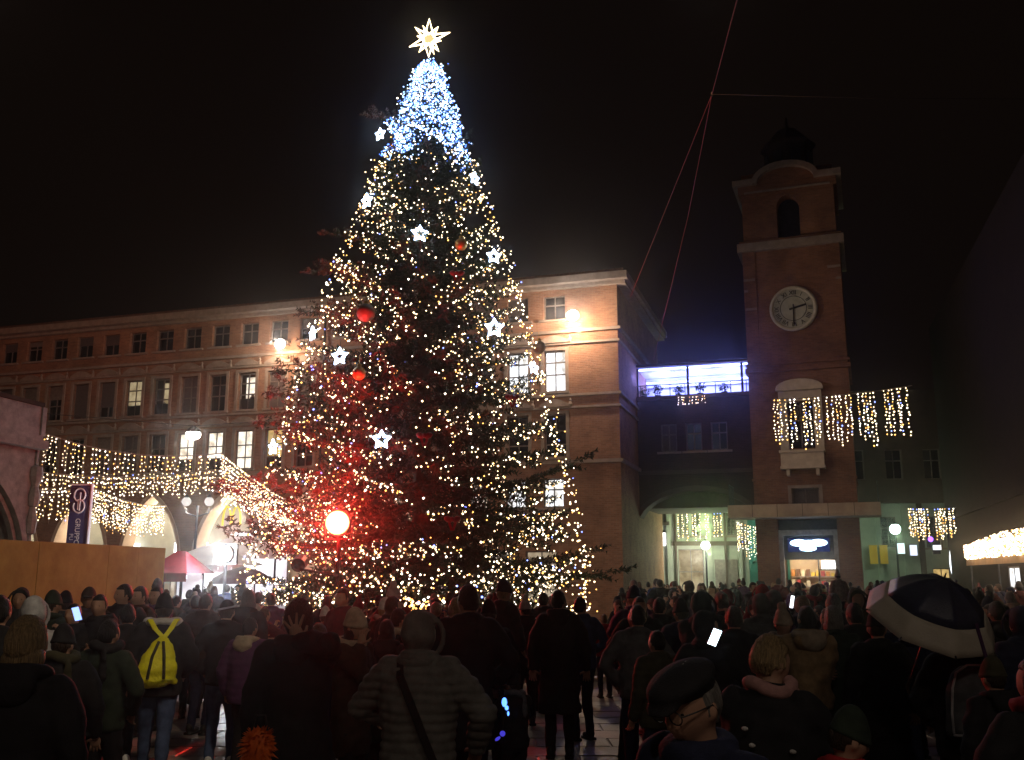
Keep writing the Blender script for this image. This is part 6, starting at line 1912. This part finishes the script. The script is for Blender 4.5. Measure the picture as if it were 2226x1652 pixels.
def crowd_one(x, y, where, face_cam=.16):
    g = rc.choices(GEARS, GW)[0]
    coat = rc.choices(COATS, CW)[0]
    gc = (rc.choice(['black', 'charcoal', 'white', 'dark red', 'grey', 'navy', 'beige', 'burgundy']) if g[1] else rc.choices(['black', 'brown', 'blond', 'grey', 'auburn'], [5, 6, 2, 2, 2])[0])
    if g[0] == 'hood': gc = coat
    back = rc.random() > face_cam
    rz = rc.gauss(.25 if x > 0 else -.35, .5) if back else math.pi + rc.gauss(0, .5)
    h = min(1.92, max(1.5, rc.gauss(1.70, .10)))
    if rc.random() < .06: h = rc.uniform(1.15, 1.4)
    lab = 'person, %s coat, %s, %s, %s' % (coat, GN[g[0]].format(gc), 'from behind' if back else 'facing us', where)
    used.append((x, y))
    pk_ = rc.choices(KEYS, KW)[0]
    if back and rc.random() < .09 and y < 26:
        s_ = h / 1.745; bc = rc.choice(['black', 'grey', 'burgundy', 'olive', 'blue', 'purple'])
        b = tag(empty('backpack', (x, y, 0), rz), 'plain %s backpack on the person in %s coat, %s' % (bc, coat, GN[g[0]].format(gc)), 'backpack', 'backpacks worn in the crowd'); b.scale = (s_, s_, s_)
        put('bag', BAG, b, CLOTH[bc])
    return person((x, y, 0), rz, h, pk_, g[0], coat, rc.choice(['black', 'black', 'charcoal', 'denim', 'navy']), lab, gc, hair_col=rc.choice(['black', 'brown', 'blond']), group='people in the packed crowd', eyes=False, detail=y < 15)


def free(x, y, d):
    return all((x - a) ** 2 + (y - b) ** 2 > d * d for a, b in used)


def in_fence(x, y): return math.hypot(x - TX, y - TY) < 4.95
n_c = 0
# right hand crowd, denser toward the tower
tries = 0
while n_c < 146 and tries < 9000:
    tries += 1
    y = 12.4 + 30.5 * rc.random() ** .9
    t = rc.uniform(.105, .545)
    x = t * y
    if in_fence(x, y) or not free(x, y, .62 if y > 15 else .72): continue
    if t < .19 and y < 17: continue
    # keep clear of the corner building and its awning
    if (Vector((x, y, 0)) - Vector((*RO, 0))).dot(Vector((-rdir.y, rdir.x, 0))) < .5: continue
    pxx = 1112.5 + 2143 * x / y
    crowd_one(x, y, ('near us, toward ' if y < 20 else 'far back, toward ' if y > 31 else 'midway, toward ') + ('the passage' if pxx < 1640 else 'the tower' if pxx < 1870 else 'the green wall' if pxx < 2080 else 'the awning')); n_c += 1
n_m = 0; tries = 0
while n_m < 20 and tries < 2000:
    tries += 1
    y = rc.uniform(12.8, 17.4); px = rc.uniform(560, 1330)
    x = at(px, 1250, y).x
    if in_fence(x, y) or not free(x, y, .8) or (1235 < px < 1345 and y < 15.5): continue
    crowd_one(x, y, 'close in front of the tree', .1); n_m += 1
n_n = 0; tries = 0
while n_n < 24 and tries < 4000:      # nearer rows
    tries += 1
    y = rc.uniform(8.4, 13.0); px = rc.choice((rc.uniform(800, 1010), rc.uniform(1370, 1880), rc.uniform(1370, 2210)))
    x = at(px, 1250, y).x
    if not free(x, y, .68): continue
    crowd_one(x, y, 'nearer rows, ' + ('left' if px < 1240 else 'right') + ' of open paving', .08); n_n += 1
n_l = 0; tries = 0
while n_l < 34 and tries < 4000:
    tries += 1
    y = rc.uniform(12.5, 29); px = rc.uniform(330, 545)
    x = at(px, 1250, y).x
    if in_fence(x, y) or not free(x, y, .75): continue
    if (Vector((x, y, 0)) - A).dot(nrm) < .6 and y < 22: continue
    if y > 24.5 and px < 420: continue
    crowd_one(x, y, 'between the hoarding and the tree', .2); n_l += 1
# people at the lit windows of the brick building
for i, (u, z) in enumerate(WIN_PEOPLE):
    p = on((0, 46), ANG, u + (.08 if i else -.1), .5, z - .75)
    person(p, math.pi - ANG, 1.66 if i else 1.5, 'stand', 'short', 'black', 'black', ('dark figure low in the dim lit window left of the tree', 'dark figure standing in the bright second floor window left of the tree')[i], 'black', detail=False)
# tell alike people apart by their place as the last resort
by = {}
for o in bpy.data.objects:
    if o.get('category') in ('person', 'backpack'): by.setdefault(o['label'], []).append(o)
for lab, os2 in by.items():
    if len(os2) < 2: continue
    os2.sort(key=lambda o: o.location.x / o.location.y)
    n = len(os2)
    for k, o in enumerate(os2):
        o['label'] = lab.replace(', from behind', '') + ', ' + (('leftmost such' if k == 0 else 'rightmost such' if k == n - 1 else ('second', 'third', 'fourth', 'fifth', 'sixth')[k - 1] + ' such'))
print('crowd', n_c, n_m, n_l, len(used))
